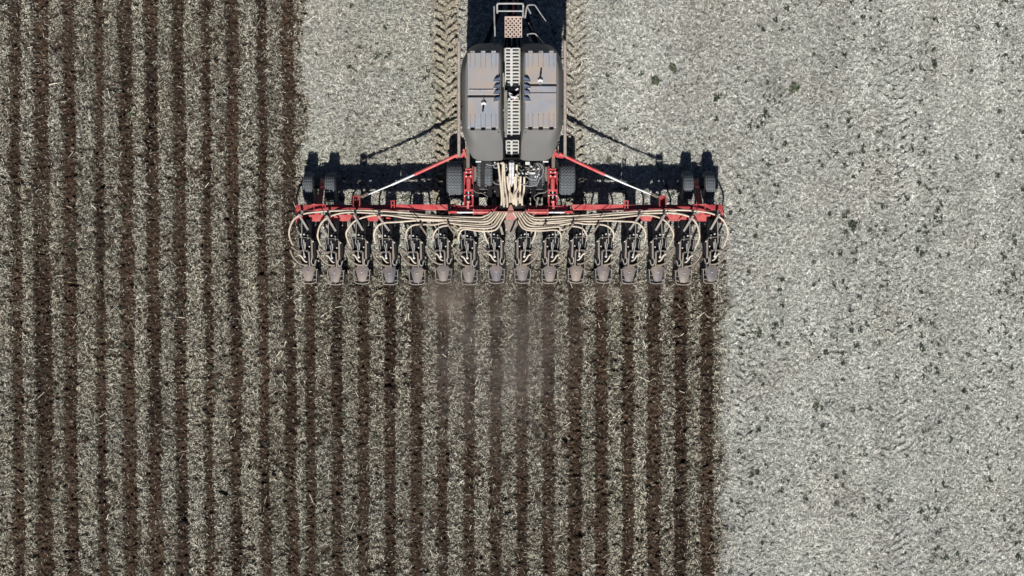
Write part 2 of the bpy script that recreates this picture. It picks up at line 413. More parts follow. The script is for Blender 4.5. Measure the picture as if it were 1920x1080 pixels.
# ------------------------------------------------------------------ mesh builder for the machine
class MB:
    def __init__(s, raw=False): s.v = []; s.f = []; s.cuts = []; s.raw = raw
    def add(s, vs, fs):
        b = len(s.v); s.cuts.append((b, len(s.f))); s.v += [tuple(q) for q in vs]; s.f += [tuple(i + b for i in q) for q in fs]; return s
    def box(s, x0, x1, y0, y1, z0, z1, rx=0.0, rz=0.0):
        if not s.raw: z0, z1 = HMAP(z0), HMAP(z1)
        c = Vector(((x0 + x1) / 2, (y0 + y1) / 2, (z0 + z1) / 2)); h = Vector((abs(x1 - x0) / 2, abs(y1 - y0) / 2, abs(z1 - z0) / 2))
        R = Matrix.Rotation(rz, 3, 'Z') @ Matrix.Rotation(rx, 3, 'X')
        vs = [c + R @ Vector((sx * h.x, sy * h.y, sz * h.z)) for sz in (-1, 1) for sx, sy in ((-1, -1), (1, -1), (1, 1), (-1, 1))]
        return s.add(vs, [(3, 2, 1, 0), (4, 5, 6, 7), (0, 1, 5, 4), (1, 2, 6, 5), (2, 3, 7, 6), (3, 0, 4, 7)])
    def bar(s, a, b, w, h=None):
        """square bar from a to b"""
        a = Vector(a); b = Vector(b); h = h or w; d = (b - a).normalized()
        up = Vector((0, 0, 1)) if abs(d.z) < 0.9 else Vector((0, 1, 0))
        r = d.cross(up).normalized(); u = r.cross(d).normalized()
        vs = [p + r * sx * w / 2 + u * sy * h / 2 for p in (a, b) for sx, sy in ((-1, -1), (1, -1), (1, 1), (-1, 1))]
        return s.add(vs, [(3, 2, 1, 0), (4, 5, 6, 7), (0, 1, 5, 4), (1, 2, 6, 5), (2, 3, 7, 6), (3, 0, 4, 7)])
    def tube(s, pts, r, n=8, smooth=0):
        pts = [Vector(p) for p in pts]
        if smooth:
            q = []
            for i in range(len(pts) - 1):
                p0 = pts[max(i - 1, 0)]; p1 = pts[i]; p2 = pts[i + 1]; p3 = pts[min(i + 2, len(pts) - 1)]
                for k in range(smooth):
                    t = k / smooth
                    q.append(0.5 * ((2 * p1) + (p2 - p0) * t + (2 * p0 - 5 * p1 + 4 * p2 - p3) * t * t + (3 * p1 - p0 - 3 * p2 + p3) * t ** 3))
            q.append(pts[-1]); pts = q
        m = len(pts); rr = r if isinstance(r, (list, tuple)) else [r] * m
        if len(rr) != m: rr = [rr[0] + (rr[-1] - rr[0]) * i / (m - 1) for i in range(m)]
        prev = None; vs = []
        for i, p in enumerate(pts):
            d = (pts[min(i + 1, m - 1)] - pts[max(i - 1, 0)]).normalized()
            if prev is None:
                up = Vector((0, 0, 1)) if abs(d.z) < 0.9 else Vector((1, 0, 0))
                u = d.cross(up).normalized()
            else:
                u = (prev - d * prev.dot(d)).normalized()
            prev = u; w = d.cross(u)
            vs += [p + (u * math.cos(6.28318 * k / n) + w * math.sin(6.28318 * k / n)) * rr[i] for k in range(n)]
        fs = [(i * n + k, i * n + (k + 1) % n, (i + 1) * n + (k + 1) % n, (i + 1) * n + k) for i in range(m - 1) for k in range(n)]
        fs += [tuple(range(n))[::-1], tuple((m - 1) * n + k for k in range(n))]
        return s.add(vs, fs)
    def prism(s, top, bot):
        """closed solid between two outlines with the same number of points"""
        n = len(top)
        fs = [tuple(range(n)), tuple(range(2 * n - 1, n - 1, -1))]
        fs += [(i, i + n, (i + 1) % n + n, (i + 1) % n) for i in range(n)]
        return s.add(list(top) + list(bot), fs)
    def plate(s, pts, t):
        return s.prism(pts, [Vector(p) - Vector((0, 0, t)) for p in pts])
    def rings(s, rs, cap=True):
        n = len(rs[0]); vs = [p for r in rs for p in r]
        fs = [(j * n + i, (j + 1) * n + i, (j + 1) * n + (i + 1) % n, j * n + (i + 1) % n) for j in range(len(rs) - 1) for i in range(n)]
        if cap: fs += [tuple(range(n)), tuple((len(rs) - 1) * n + k for k in range(n))[::-1]]
        return s.add(vs, fs)
    def ball(s, c, r, n=8):
        c = Vector(c)
        return s.rings([[c + Vector((math.cos(6.283 * k / n) * math.cos(e), math.sin(6.283 * k / n) * math.cos(e), math.sin(e))) * r for k in range(n)] for e in (-1.3, -0.6, 0, 0.6, 1.3)])
    def build_each(s, name, m, parent=None, smooth=False):
        out = []
        for i, (v0, f0) in enumerate(s.cuts):
            v1, f1 = s.cuts[i + 1] if i + 1 < len(s.cuts) else (len(s.v), len(s.f))
            q = MB(); q.add(s.v[v0:v1], [tuple(k - v0 for k in f) for f in s.f[f0:f1]])
            out.append(q.build(name, m, parent, smooth=smooth))
        return out
    def build(s, name, m, parent=None, bevel=0.0, smooth=False, label=None):
        me = bpy.data.meshes.new(name); me.from_pydata(s.v, [], s.f); me.update()
        bm = bmesh.new(); bm.from_mesh(me); bmesh.ops.recalc_face_normals(bm, faces=bm.faces); bm.to_mesh(me); bm.free()
        o = link(name, me, M[m], parent)
        if smooth:
            me.polygons.foreach_set('use_smooth', [True] * len(me.polygons))
            me.set_sharp_from_angle(angle=math.radians(50))
        if bevel:
            b = o.modifiers.new('bevel', 'BEVEL'); b.width = bevel; b.segments = 2; b.limit_method = 'ANGLE'
        if label: o['label'] = label
        return o
def empty(name, loc, parent=None):
    o = bpy.data.objects.new(name, None); C.objects.link(o); o.location = loc; o.parent = parent
    o.empty_display_size = 0.2
    return o
def chaikin(pts, k=2):
    for _ in range(k):
        q = []
        for i in range(len(pts)):
            a = Vector(pts[i]); b = Vector(pts[(i + 1) % len(pts)])
            q += [a * .78 + b * .22, a * .22 + b * .78]
        pts = q
    return pts

XC = -0.06                       # centre of the toolbar
root = empty('air_seeder', (0, 0, 0))
root['label'] = 'wide red air seeder with grey twin tanks and sixteen trailing row units'
root['category'] = 'seeder'

# ------------------------------------------------------------------ twin tank
def outline(side, pts, h):
    f = (lambda y: h) if not isinstance(h, tuple) else (lambda y: h[0] + (h[1] - h[0]) * min(1, max(0, (y - 190) / 100)))
    return [P(960 - side * (960 - x), y, f(y)) for x, y in pts]
for side in (1, -1):
    low = [(898, 84), (936, 84), (943, 93), (943, 190), (943, 292), (941, 299), (899, 299), (887, 290), (877, 262), (868, 230), (866, 150), (869, 118), (880, 96)]
    wid = [(895, 81), (937, 81), (944, 90), (944, 190), (944, 294), (942, 301.5), (896, 301.5), (883, 293), (873, 264), (864, 232), (862.5, 150), (866, 115), (878, 92)]
    mid = [(896, 86), (937, 86), (944, 94), (944, 190), (944, 262), (942, 275), (900, 275), (888, 270), (877, 255), (867, 230), (865.5, 150), (868, 120), (880, 98)]
    top = [(893, 95), (932, 95), (939.5, 99), (939.5, 190), (939.5, 240), (937, 246), (898, 247), (884, 246), (875, 240), (871.5, 228), (871, 150), (872.5, 120), (878, 101)]
    rs = [chaikin(outline(side, low, 1.5)), chaikin(outline(side, low, (2.15, 2.85))), chaikin(outline(side, wid, (2.45, 3.04))), chaikin(outline(side, mid, (2.88, 3.17))), chaikin(outline(side, top, 3.27))]
    # lid seat
    inn = [(892, 97), (931, 97), (938, 101), (938, 190), (938, 239), (935.5, 244), (898, 245), (885, 244), (876.5, 239), (873, 228), (872.5, 150), (874, 121), (879, 103)]
    rs.append(chaikin(outline(side, inn, 3.30)))
    t = MB().rings(rs).build('tank', 'tank', root, smooth=True)
    es = t.modifiers.new('edges', 'EDGE_SPLIT'); es.split_angle = math.radians(24)
    # lids
    def X(x): return 960 - side * (960 - x)
    for upper in (True, False):
        if side == 1: y0, y1 = (98, 178) if upper else (181.5, 241)
        else: y0, y1 = (98, 157) if upper else (160.5, 240)
        H1, H2 = 3.31, 3.36
        a = [(876, y0), (936, y0), (936, y1), (876, y1)]
        b = [(877.2, y0 + 1.2), (934.8, y0 + 1.2), (934.8, y1 - 1.2), (877.2, y1 - 1.2)]
        lid = MB().prism([P(X(x), y, H2) for x, y in b], [P(X(x), y, H1) for x, y in a]).build('tank_lid', 'lid', root, bevel=0.008)
        # pressed ribs
        ry = (99, 126) if upper else (y1 - 25, y1 - 1.5)
        for gx in (886, 906, 925.5):
            mb = MB()
            for e in (-4.4, 4.4):
                p0 = P(X(gx + e), ry[0], H2 + 0.010); p1 = P(X(gx + e), ry[1], H2 + 0.010)
                mb.bar(p0, p1, 0.014, 0.03)
            mb.build('lid_rib', 'rib', lid)
            cy = 97.5 if upper else y1 + 1.6
            mb = MB(); c0 = P(X(gx), cy, 3.35)
            mb.box(c0.x - .055, c0.x + .055, c0.y - .018, c0.y + .022, 3.30, 3.385)
            mb.build('lid_clamp', 'alu' if upper else 'black', lid)
        if side == 1 and upper:
            MB().bar(P(X(879), 169, H2 + .012), P(X(932), 169, H2 + .012), 0.02, 0.03).build('lid_seam', 'alu', lid)
        if side == -1 and not upper:
            MB().bar(P(X(877), 175, H2 + .008), P(X(935), 175, H2 + .008), 0.02, 0.02).build('lid_seam', 'rib', lid)
        # catch with lever
        if side == 1 and not upper or side == -1 and upper:
            cy = 193 if side == 1 else 150
            gx = 907
            dy = 1 if side == 1 else -1
            MB().ball(P(X(gx), cy, H2 + .05), .045).box(*(lambda c: (c.x - .065, c.x + .065, c.y - .02, c.y + .02, H2, H2 + .06))(P(X(gx), cy + 2, H2))).build('lid_catch', 'white', lid)
            MB().bar(P(X(gx), cy + 5 * dy, H2 + .06), P(X(gx - 2), cy + 16 * dy, H2 + .10), 0.04, 0.03).build('lid_lever', 'black', lid)
            MB().bar(P(X(gx), cy - 9 * dy, H2 + .02), P(X(gx), cy - 5 * dy, H2 + .03), 0.03, 0.03).build('lid_hook', 'rib', lid)
        lat = [y for y in (150, 162.5, 173.5, 186.5) if y0 < y < y1 + 1]
        for ly in lat:
            mb = MB()
            arc = [P(X(925), ly + 2.5, H2 + .01), P(X(928), ly - 2, H2 + .06), P(X(932), ly - 4.5, H2 + .09), P(X(937), ly - 5, H2 + .05), P(X(937), ly + 0.5, H2 + .02), P(X(932), ly + 1.0, H2 + .03)]
            mb.plate(arc, 0.03)
            mb.build('lid_latch', 'navy', lid)
            MB().bar(P(X(925.5), ly + 4, H2 + .012), P(X(936), ly + 3, H2 + .012), 0.03, 0.02).build('latch_plate', 'alu', lid)
    # moulded channel marks on the tank's inner shoulder
    # rear lip under the tank
    MB().bar(P(X(892), 303.2, 2.3), P(X(902), 303.2, 2.3), 0.035, 0.05).build('tank_bracket', 'white', root)
    # side tubes
    sx = 860.5 if side == 1 else 860.5
    MB().tube([P(X(sx), 77, 3.2), P(X(sx), 200, 3.2), P(X(sx), 294, 3.2)], 0.042).build('side_tube', 'sidebar', root, smooth=True)
    mb = MB()
    for yy in (110, 200, 268): mb.bar(P(X(sx), yy, 3.2), P(X(868), yy, 2.9), 0.03)
    mb.bar(P(X(sx), 293, 3.2), P(X(sx), 294, 1.5), 0.04)
    mb.build_each('tube_bracket', 'iron', root)

# walkway between the tanks
mb = MB(); mb.box(P(945, 0, 2.9).x, P(976, 0, 2.9).x, P(0, 298, 2.9).y, P(0, 90, 2.9).y, 2.86, 2.9); walk = mb.build('walkway', 'khaki', root)
WZ = 2.97
def ladder(y0, y1, xa, xb, xc, xd, step, z=WZ):
    mb = MB()
    for a, b in ((xa, xb), (xc, xd)):
        mb.bar(P(a, y0, z), P(a, y1, z), .022); mb.bar(P(b, y0, z), P(b, y1, z), .022)
        y = y0
        while y <= y1 + .1:
            mb.bar(P(a, y, z), P(b, y, z), .022 + .008 * random.random(), .03); y += step
    mb.bar(P((xb + xc) / 2, y0, z + .02), P((xb + xc) / 2, y1, z + .02), .035)
    return mb.build('walkway_grate', 'grate', root)
ladder(91, 164, 948, 957.5, 960.5, 973.5, 6.35)
ladder(188, 257, 951.5, 958, 960.5, 973.5, 6.3)
ladder(264, 290, 950, 958, 960.5, 972, 6.3)
mb = MB()
for a, b in (((945.5, 261), (975, 261)), ((945.5, 297), (975, 297)), ((946, 261), (946, 297)), ((974.5, 261), (974.5, 297))):
    mb.bar(P(*a, 3.0), P(*b, 3.0), .03, .16)
mb.bar(P(948, 294, 2.96), P(957, 294, 2.96), .09, .1); mb.bar(P(962, 294, 2.96), P(972, 294, 2.96), .09, .1)
mb.build('rear_hatch_frame', 'black', root)
MB().tube([P(949, 170, 3.2), P(948.5, 257, 3.2)], .03).build('hand_rail', 'rail', root)
MB().tube([P(944, 137, 3.2), P(944, 163, 3.2)], .022).build('hand_rail', 'rail', root)
mb = MB(); mb.box(P(946, 0, 3).x, P(975, 0, 3).x, P(0, 171, 3).y, P(0, 165, 3).y, 2.9, 3.05)
mb.box(P(951, 0, 3).x, P(974, 0, 3).x, P(0, 187, 3).y, P(0, 172, 3).y, 2.9, 2.96); mb.build('hatch_box', 'black', root)
mb = MB()
for i in range(9):
    x = 953 + random.random() * 20; y = 168 + random.random() * 17
    mb.bar(P(x, y, 3.06), P(x + random.uniform(-5, 5), y + random.uniform(-3, 3), 3.08), .035)
mb.tube([P(955, 175, 3.02), P(958, 180, 3.1), P(965, 182, 3.1), P(972, 177, 3.02)], .025, smooth=4)
mb.build_each('hatch_fitting', 'white', root)
MB().bar(P(960, 184, 3.02), P(971, 184, 3.02), .04).build('hatch_strap', 'dark_red', root)
mb = MB()
for sgn in (1, -1):   # dark seam arcs of the rear hatch moulding
    mb.tube([P(960 + sgn * 26, 246, 3.27), P(960 + sgn * 22, 253, 3.2), P(960 + sgn * 17, 257.5, 3.06), P(960 + sgn * 13, 259, 3.02)], .008, n=5, smooth=4)
mb.build_each('hatch_seam', 'black', root)

# chassis under the tank and the drawbar
mb = MB()
for x in (905, 1012): mb.bar(P(x, 95, 1.55), P(x, 300, 1.55), .16, .22)
for y in (110, 200, 292): mb.bar(P(885, y, 1.5), P(1035, y, 1.5), .14, .18)
for x in (905, 1012):
    for y in (120, 285): mb.bar(P(x, y, 1.6), P(x, y + 2, 1.9), .3, .3)
mb.build('tank_cradle', 'iron', root)
mb = MB(); mb.bar(P(960, -120, .75), P(960, 110, .9), .24, .2); mb.bar(P(960, 110, .9), P(960, 396, .95), .24, .24)
mb.build('drawbar', 'iron', root)  # reddish bar in near-black iron colour, its deep shade painted in
MB().bar(P(905, 100, 1.3), P(958, -40, .85), .12, .16).build('drawbar_brace', 'iron', root); MB().bar(P(1012, 100, 1.3), P(962, -40, .85), .12, .16).build('drawbar_brace', 'iron', root)  # shade under the tank is put into the braces' dark colour too
MB().tube([P(962.5, -30, 1.1), P(962.5, 14, 1.4), P(963, 27, 1.5)], .03).build('drawbar_pipe', 'dark_red', root)
# front step platform with round holes
mb = MB(); z = 2.72
x0, x1, y0, y1 = 947.2, 977.5, 33, 70
nx_, ny_ = 8, 9
for i in range(nx_):
    for j in range(ny_):
        if (i + j) % 2: hole = 0.54
        else: hole = 0.2
        a = P(x0 + (x1 - x0) * i / nx_, y0 + (y1 - y0) * j / ny_, z); b = P(x0 + (x1 - x0) * (i + 1) / nx_, y0 + (y1 - y0) * (j + 1) / ny_, z)
        c = (a + b) / 2; hx = (b.x - a.x) / 2; hy = (b.y - a.y) / 2
        o8 = [(1, 0), (1, 1), (0, 1), (-1, 1), (-1, 0), (-1, -1), (0, -1), (1, -1)]
        out = [c + Vector((u * hx, v * hy, 0)) for u, v in o8]
        inn = [c + Vector((math.cos(k * math.pi / 4) * hx * hole * 1.75, -math.sin(k * math.pi / 4) * abs(hy) * hole * 1.75 * (1 if hy < 0 else -1), 0)) for k in range(8)]
        mb.add(out + inn, [(k, (k + 1) % 8, 8 + (k + 1) % 8, 8 + k) for k in range(8)])
pf = mb.build('front_step', 'perf', root)
so = pf.modifiers.new('thickness', 'SOLIDIFY'); so.thickness = 0.02
mb = MB(); mb.bar(P(946.5, 32, z), P(978, 32, z), .03); mb.bar(P(947, 32, z), P(947, 70, z), .02); mb.bar(P(978, 32, z), P(978, 70, z), .02)
mb.build('step_frame', 'perf', root)
MB().bar(P(959.5, 70, 2.7), P(959.5, 87, 2.75), .025).build('step_arm', 'rail', root)
mb = MB(); mb.bar(P(952, 60, 2.68), P(945, 100, 1.9), .05); mb.bar(P(972, 60, 2.68), P(975, 100, 1.9), .05); mb.build_each('step_bracket', 'iron', root)
mb = MB()
mb.tube([P(932.5, 24, 3.0), P(932, 12, 3.3), P(933, 7.5, 3.35), P(937, 6.5, 3.35), P(976, 6.5, 3.35), P(980.5, 8, 3.35), P(981, 14, 3.3), P(980.5, 32, 2.75)], .026, smooth=3)
mb.tube([P(933, 20.5, 3.1), P(981, 20.5, 3.1)], .022)
mb.build('hand_rail', 'rail', root, smooth=True)
MB().tube([P(926.5, 12, 3.1), P(927, 40, 3.1), P(928, 60, 3.1), P(928, 84, 2.6)], .02, smooth=2).build('hand_rail', 'rail', root)
MB().tube([P(984.5, 33, 2.75), P(986.5, 20, 3.1), P(989, 11, 3.3), P(994, 9, 3.35), P(1002, 9.5, 3.3), P(1006, 14, 3.2), P(1014, 26, 2.9), P(1025.5, 42, 2.3)], [.024, .014], smooth=3).build('hand_rail', 'rail', root)
MB().tube([P(988.5, 12, 3.2), P(995, 25, 2.8)], .018).build('hand_rail', 'rail', root)
MB().tube([P(990, 42, 2.6), P(999, 57, 2.2)], .014).build('hand_rail', 'steel', root)
MB().tube([P(997, 81, 2.4), P(989, 66, 2.9), P(992, 63.5, 3.0), P(1002, 63, 3.0), P(1007, 67, 2.9), P(1018, 81, 2.4)], .017, smooth=3).build('hand_rail', 'rail', root)

# ------------------------------------------------------------------ wheels
def tyre_mesh(R, W, pat):
    nt, nw = 150, 25
    vs = []
    for i in range(nt):
        th = 2 * math.pi * i / nt
        for j in range(nw):
            u = -1 + 2 * j / (nw - 1)
            x = u * W / 2
            r = R - 0.012 * u * u - max(0, abs(u) - .84) ** 1.3 * 0.75
            if pat == 'zig' and abs(u) < .93:
                tri = abs(((u * 2.4) % 1.0) - .5) * 2
                s_ = (th * R / 0.095 + tri * 0.75) % 1.0
                if s_ < 0.3: r -= 0.022
            if pat == 'rib' and abs(u) < .9:
                if abs(((u * 2.5) % 1.0) - .5) < .15: r -= 0.02
                if (th * R / 0.1) % 1.0 < .16: r -= 0.012
            vs.append((x, r * math.cos(th), r * math.sin(th)))
    # inner sidewalls to the rim
    m = MB()
    fs = [(i * nw + j, ((i + 1) % nt) * nw + j, ((i + 1) % nt) * nw + j + 1, i * nw + j + 1) for i in range(nt) for j in range(nw - 1)]
    m.add(vs, fs)
    b = len(m.v)
    for sgn in (-1, 1):
        for rr, xx in ((0.80, 1.04), (0.62, .96), (0.56, .8)):
            for i in range(nt):
                th = 2 * math.pi * i / nt
                m.v.append((sgn * W / 2 * xx, R * rr * math.cos(th), R * rr * math.sin(th)))
    for q, edge in ((0, 0), (1, nw - 1)):
        o = b + q * 3 * nt
        for i in range(nt):
            k = (i + 1) % nt
            m.f.append((i * nw + edge, k * nw + edge, o + k, o + i))
            m.f.append((o + i, o + k, o + nt + k, o + nt + i)); m.f.append((o + nt + i, o + nt + k, o + 2 * nt + k, o + 2 * nt + i))
    return m
def rim_mesh(R, W):
    m = MB(); n = 32; r = []
    for x, q in ((-.40, .57), (-.30, .52), (-.12, .5), (-.10, .2), (-.2, .12), (.2, .12), (.10, .2), (.12, .5), (.30, .52), (.40, .57)):
        r.append([(x * W, R * q * math.cos(2 * math.pi * i / n), R * q * math.sin(2 * math.pi * i / n)) for i in range(n)])
    return m.rings(r)
proto = {}
def wheel(name, R, W, pat, px, py_low):
    """py_low: the photograph row of the tyre's lower visible edge"""
    h = R; y = P(0, py_low, R).y + R
    w = empty(name, (P(px, 0, h).x, y, R - 0.03), root)
    if pat not in proto:
        t = tyre_mesh(R, W, pat).build('tyre', 'rubber', w); r_ = rim_mesh(R, W).build('rim', 'rim' if pat == 'zig' else 'steel', w)
        proto[pat] = (t.data, r_.data)
    else:
        for nm, me in zip(('tyre', 'rim'), proto[pat]): o = bpy.data.objects.new(nm, me); C.objects.link(o); o.parent = w
    return w
for px, py in ((853.5, 373), (909, 360), (1006, 360), (1062.5, 373)): wheel('transport_wheel', 0.53, 0.43, 'zig', px, py)
for px, py in ((580.5, 379), (621.5, 379), (1288, 377), (1328, 377)): wheel('gauge_wheel', 0.42, 0.285, 'rib', px, py)
# axles, hubs and arms
mb = MB()
for a, b, z in ((853, 909, .53), (1062, 1006, .53)): mb.tube([P(a, 338, z), P(b, 326, z)], .06)
mb.bar(P(880, 328, .5), P(884, 385, .8), .12, .16); mb.bar(P(1036, 328, .5), P(1032, 385, .8), .12, .16)
mb.build_each('axle', 'iron', root)
HM[0] = 'bar'
for s_, (xa, xb, xm) in ((1, (580.5, 621.5, 600)), (-1, (1288, 1328, 1311))):
    mb = MB(); mb.tube([P(xa, 351, .52), P(xb, 351, .52)], .035); mb.build('gauge_axle', 'iron', root)
    MB().prism([P(xm - 1, 333, .62), P(xm + 6 * s_ + 3, 333, .62), P(xm + 3 - (2 if s_ > 0 else -7), 386, 1.28), P(xm - 7 + (2 if s_ < 0 else -2) + 3, 386, 1.28)] if False else
               [P(xm + 1 * s_, 345, .75), P(xm + 9 * s_, 345, .75), P(xm + 4 * s_, 385, 1.3), P(xm - 7 * s_, 385, 1.3)],
               [P(xm + 1 * s_, 335, .45), P(xm + 9 * s_, 335, .45), P(xm + 4 * s_, 385, 1.15), P(xm - 7 * s_, 385, 1.15)]).build('gauge_arm', 'dark_red', root)
    xq = 597 if s_ > 0 else 1314
    mb = MB(); mb.bar(P(xq - 13, 384, 1.5), P(xq + 13, 384, 1.5), .03); mb.bar(P(xq - 13, 384, 1.5), P(xq - 13, 388, 1.5), .03); mb.bar(P(xq + 13, 384, 1.5), P(xq + 13, 388, 1.5), .03)
    mb.bar(P(xq - 8, 381, 1.5), P(xq - 8, 392, 1.5), .02); mb.bar(P(xq + 8, 381, 1.5), P(xq + 8, 392, 1.5), .02)
    mb.build('clamp_yoke', 'red', root)

# ------------------------------------------------------------------ toolbar: wings, centre, rear bar
def beam(name, a, b, w, h, m, rx=0.0, taper=None):
    a = Vector(a); b = Vector(b)
    mb = MB(True); mb.box(min(a.x, b.x), max(a.x, b.x), a.y - w / 2, a.y + w / 2, a.z - h / 2, a.z + h / 2, rx=rx)
    return mb.build(name, m, root, bevel=0.01)
for s_ in (1, -1):
    def X(x): return x if s_ == 1 else 1911 - x
    beam('wing_beam', P(X(743), 389, 1.30), P(X(840), 389, 1.30), .15, .30, 'red')
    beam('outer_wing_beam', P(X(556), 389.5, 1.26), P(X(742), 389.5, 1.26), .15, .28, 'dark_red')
    # plates of the rear bar
    mb = MB()
    mb.box(P(X(556), 0, 1.2).x, P(X(722), 0, 1.2).x, P(0, 412, 1.2).y, P(0, 405, 1.2).y, 1.08, 1.16)
    mb.build('rear_bar', 'dark_red', root)
    for pts in ([(578, 402.5), (613, 402.5), (602, 415), (584, 415)], [(556, 403), (566, 403), (571, 416), (556, 417)],
                [(622, 404), (630, 404), (641, 414), (612, 414.5)] , [(634, 402.5), (661, 402.5), (654, 414.5), (641, 414.5)],
                [(660, 408), (672, 406), (676, 414), (662, 414)], [(686, 403.5), (719, 404.5), (719, 415), (691, 414.5)], [(724, 407), (733, 409), (733, 413), (722, 415)]):
        MB().plate([P(X(x), y, 1.27) for x, y in pts], 0.05).build('bar_plate', 'red', root)
    mb = MB(); mb.box(*sorted((P(X(590), 0, 1.3).x, P(X(598), 0, 1.3).x)), P(0, 404, 1.3).y, P(0, 394, 1.3).y, 1.22, 1.28)
    mb.box(*sorted((P(X(556), 0, 1.3).x, P(X(561), 0, 1.3).x)), P(0, 416, 1.3).y, P(0, 386, 1.3).y, 1.28, 1.33)
    mb.build_each('end_plate', 'red', root)
    mb = MB()
    for k in range(7):
        x = 575 + 50 * k
        mb.box(*sorted((P(X(x), 0, 1.2).x, P(X(x + 7), 0, 1.2).x)), P(0, 414, 1.2).y, P(0, 392, 1.2).y, 1.04, 1.2)
    mb.build_each('bar_hanger', 'black', root)
    # lower cross bars which keep the shaded truss between the two beams
    mb = MB(); mb.box(*sorted((P(X(720), 0, 1.2).x, P(X(905), 0, 1.2).x)), P(0, 413, 1.2).y, P(0, 401, 1.2).y, 1.0, 1.18)
    mb.build_each('truss_bar', 'iron', root)
    # stay bracket box, stay, ram
    mb = MB(); x0 = X(663.5); x1 = X(675)
    for x in (x0, x1): mb.bar(P(x, 368, 1.4), P(x, 388, 1.4), .03, .2)
    mb.bar(P(x0, 368, 1.44), P(x1, 368, 1.44), .03, .12)
    mb.box(*sorted((P(x0, 0, 1.3).x, P(x1, 0, 1.3).x)), P(0, 388, 1.3).y, P(0, 368, 1.3).y, 1.25, 1.30)
    mb.build('stay_bracket', 'dark_red', root)
    if s_ == 1:
        MB().box(P(666, 0, 1.32).x, P(671, 0, 1.32).x, P(0, 376.5, 1.32).y, P(0, 373, 1.32).y, 1.30, 1.315).build('bracket_sticker', 'white', root)
    h1 = 1.45
    MB().tube([P(X(862), 288, h1 + .05), P(X(776.5), 327.5, h1)], .046, n=12).build('stay_barrel', 'red', root, smooth=True)
    MB().tube([P(X(777), 327.3, h1), P(X(735), 346, h1), P(X(733), 347, h1), P(X(690), 364.5, h1)], [.033, .033, .024, .022], n=12).build('stay_rod', 'chrome', root, smooth=True)
    mb = MB(); mb.bar(P(X(690.5), 363.5, h1), P(X(678), 369.5, h1), .07, .05); mb.bar(P(X(680), 368.5, h1), P(X(672), 370, h1), .04, .04)
    mb.ball(P(X(687), 365.5, h1 + .03), .025); mb.ball(P(X(681), 368, h1 + .03), .025)
    mb.build_each('stay_clevis', 'tan', root)
    mb = MB(); mb.prism([P(X(850), 292, 1.52), P(X(857), 288, 1.52), P(X(863), 291, 1.52), P(X(874), 279, 1.52), P(X(875), 283, 1.52), P(X(868), 295, 1.52), P(X(856), 297, 1.52)],
                        [P(X(850), 292, 1.44), P(X(857), 288, 1.44), P(X(863), 291, 1.44), P(X(874), 279, 1.44), P(X(875), 283, 1.44), P(X(868), 295, 1.44), P(X(856), 297, 1.44)])
    mb.bar(P(X(869), 280, 1.55), P(X(874), 296, 1.55), .06); mb.build('stay_anchor', 'red', root)
    # yoke on the wing beam
    mb = MB()
    for x in (733.5, 739.5): mb.bar(P(X(x), 376, 1.5), P(X(x + (1 if x < 735 else 0)), 397, 1.5), .026, .06)
    mb.bar(P(X(732.5), 377, 1.5), P(X(740.5), 377, 1.5), .03); mb.bar(P(X(734), 385, 1.5), P(X(740), 385, 1.5), .03)
    mb.build('hinge_yoke', 'red', root)
    # folding cylinder
    def X2(x): return x if s_ == 1 else 1915 - x
    MB().tube([P(X2(888), 397.5, 1.55), P(X2(925), 397.5, 1.55)], .038, n=12).build('cylinder_barrel', 'red', root, smooth=True)
    mb = MB()
    for e in (-3.6, 3.6): mb.bar(P(X2(888), 397.5 + e, 1.57), P(X2(925), 397.5 + e, 1.57), .018)
    for x in (888, 924): mb.bar(P(X2(x), 392, 1.55), P(X2(x), 403, 1.55), .03, .05)
    mb.build_each('cylinder_tie', 'red', root)
    MB().tube([P(X2(857), 398, 1.55), P(X2(888), 398, 1.55)], .028).build('cylinder_rod', 'chrome', root, smooth=True)
    mb = MB(); mb.bar(P(X2(841), 398, 1.55), P(X2(857), 398, 1.55), .06, .05); mb.ball(P(X2(843), 398, 1.55), .04); mb.build('cylinder_clevis', 'red', root)
    mb = MB(); mb.plate([P(X2(851), 383, 1.42), P(X2(855), 388, 1.42), P(X2(876), 386, 1.42), P(X2(876), 395, 1.42), P(X2(856), 395, 1.42), P(X2(850), 396, 1.42)], .06)
    mb.plate([P(X2(882), 385, 1.40), P(X2(888), 385, 1.40), P(X2(889), 396, 1.40), P(X2(882), 396, 1.40)], .06)
    mb.build_each('fold_bracket', 'red', root)
    beam('centre_beam', P(X2(846), 391, 1.27), P(957.5, 391, 1.27), .16, .2, 'dark_red')
    # depth of the centre section: long arms with their cylinders
    cx = 878.5
    MB().bar(P(X2(cx - 1), 262, 1.5), P(X2(cx - 1), 317, 1.5), .1, .1).build('lift_tube', 'tan', root, bevel=.02)
    MB().tube([P(X2(cx), 335, 1.5), P(X2(cx), 356, 1.5)], .06, n=12).build('lift_cylinder', 'red', root, smooth=True)
    MB().tube([P(X2(cx), 356, 1.5), P(X2(cx), 378, 1.5)], .022).build('lift_rod', 'chrome', root)
    mb = MB()
    for y in (318, 324, 332): mb.bar(P(X2(cx - 6), y, 1.53), P(X2(cx + 6), y, 1.53), .045, .09)
    for e in (-4.5, 4.5): mb.bar(P(X2(cx + e), 316, 1.52), P(X2(cx + e), 334, 1.52), .03, .1)
    mb.bar(P(X2(cx - 7), 357, 1.5), P(X2(cx + 7), 357, 1.5), .05, .1)
    for e in (-7, 7): mb.bar(P(X2(cx + e), 355, 1.5), P(X2(cx + e), 372, 1.5), .03, .12)
    mb.bar(P(X2(cx - 5), 366, 1.5), P(X2(cx + 6), 366, 1.5), .03, .06)
    mb.bar(P(X2(cx - 1), 376, 1.5), P(X2(cx - 1), 391, 1.45), .06, .1)
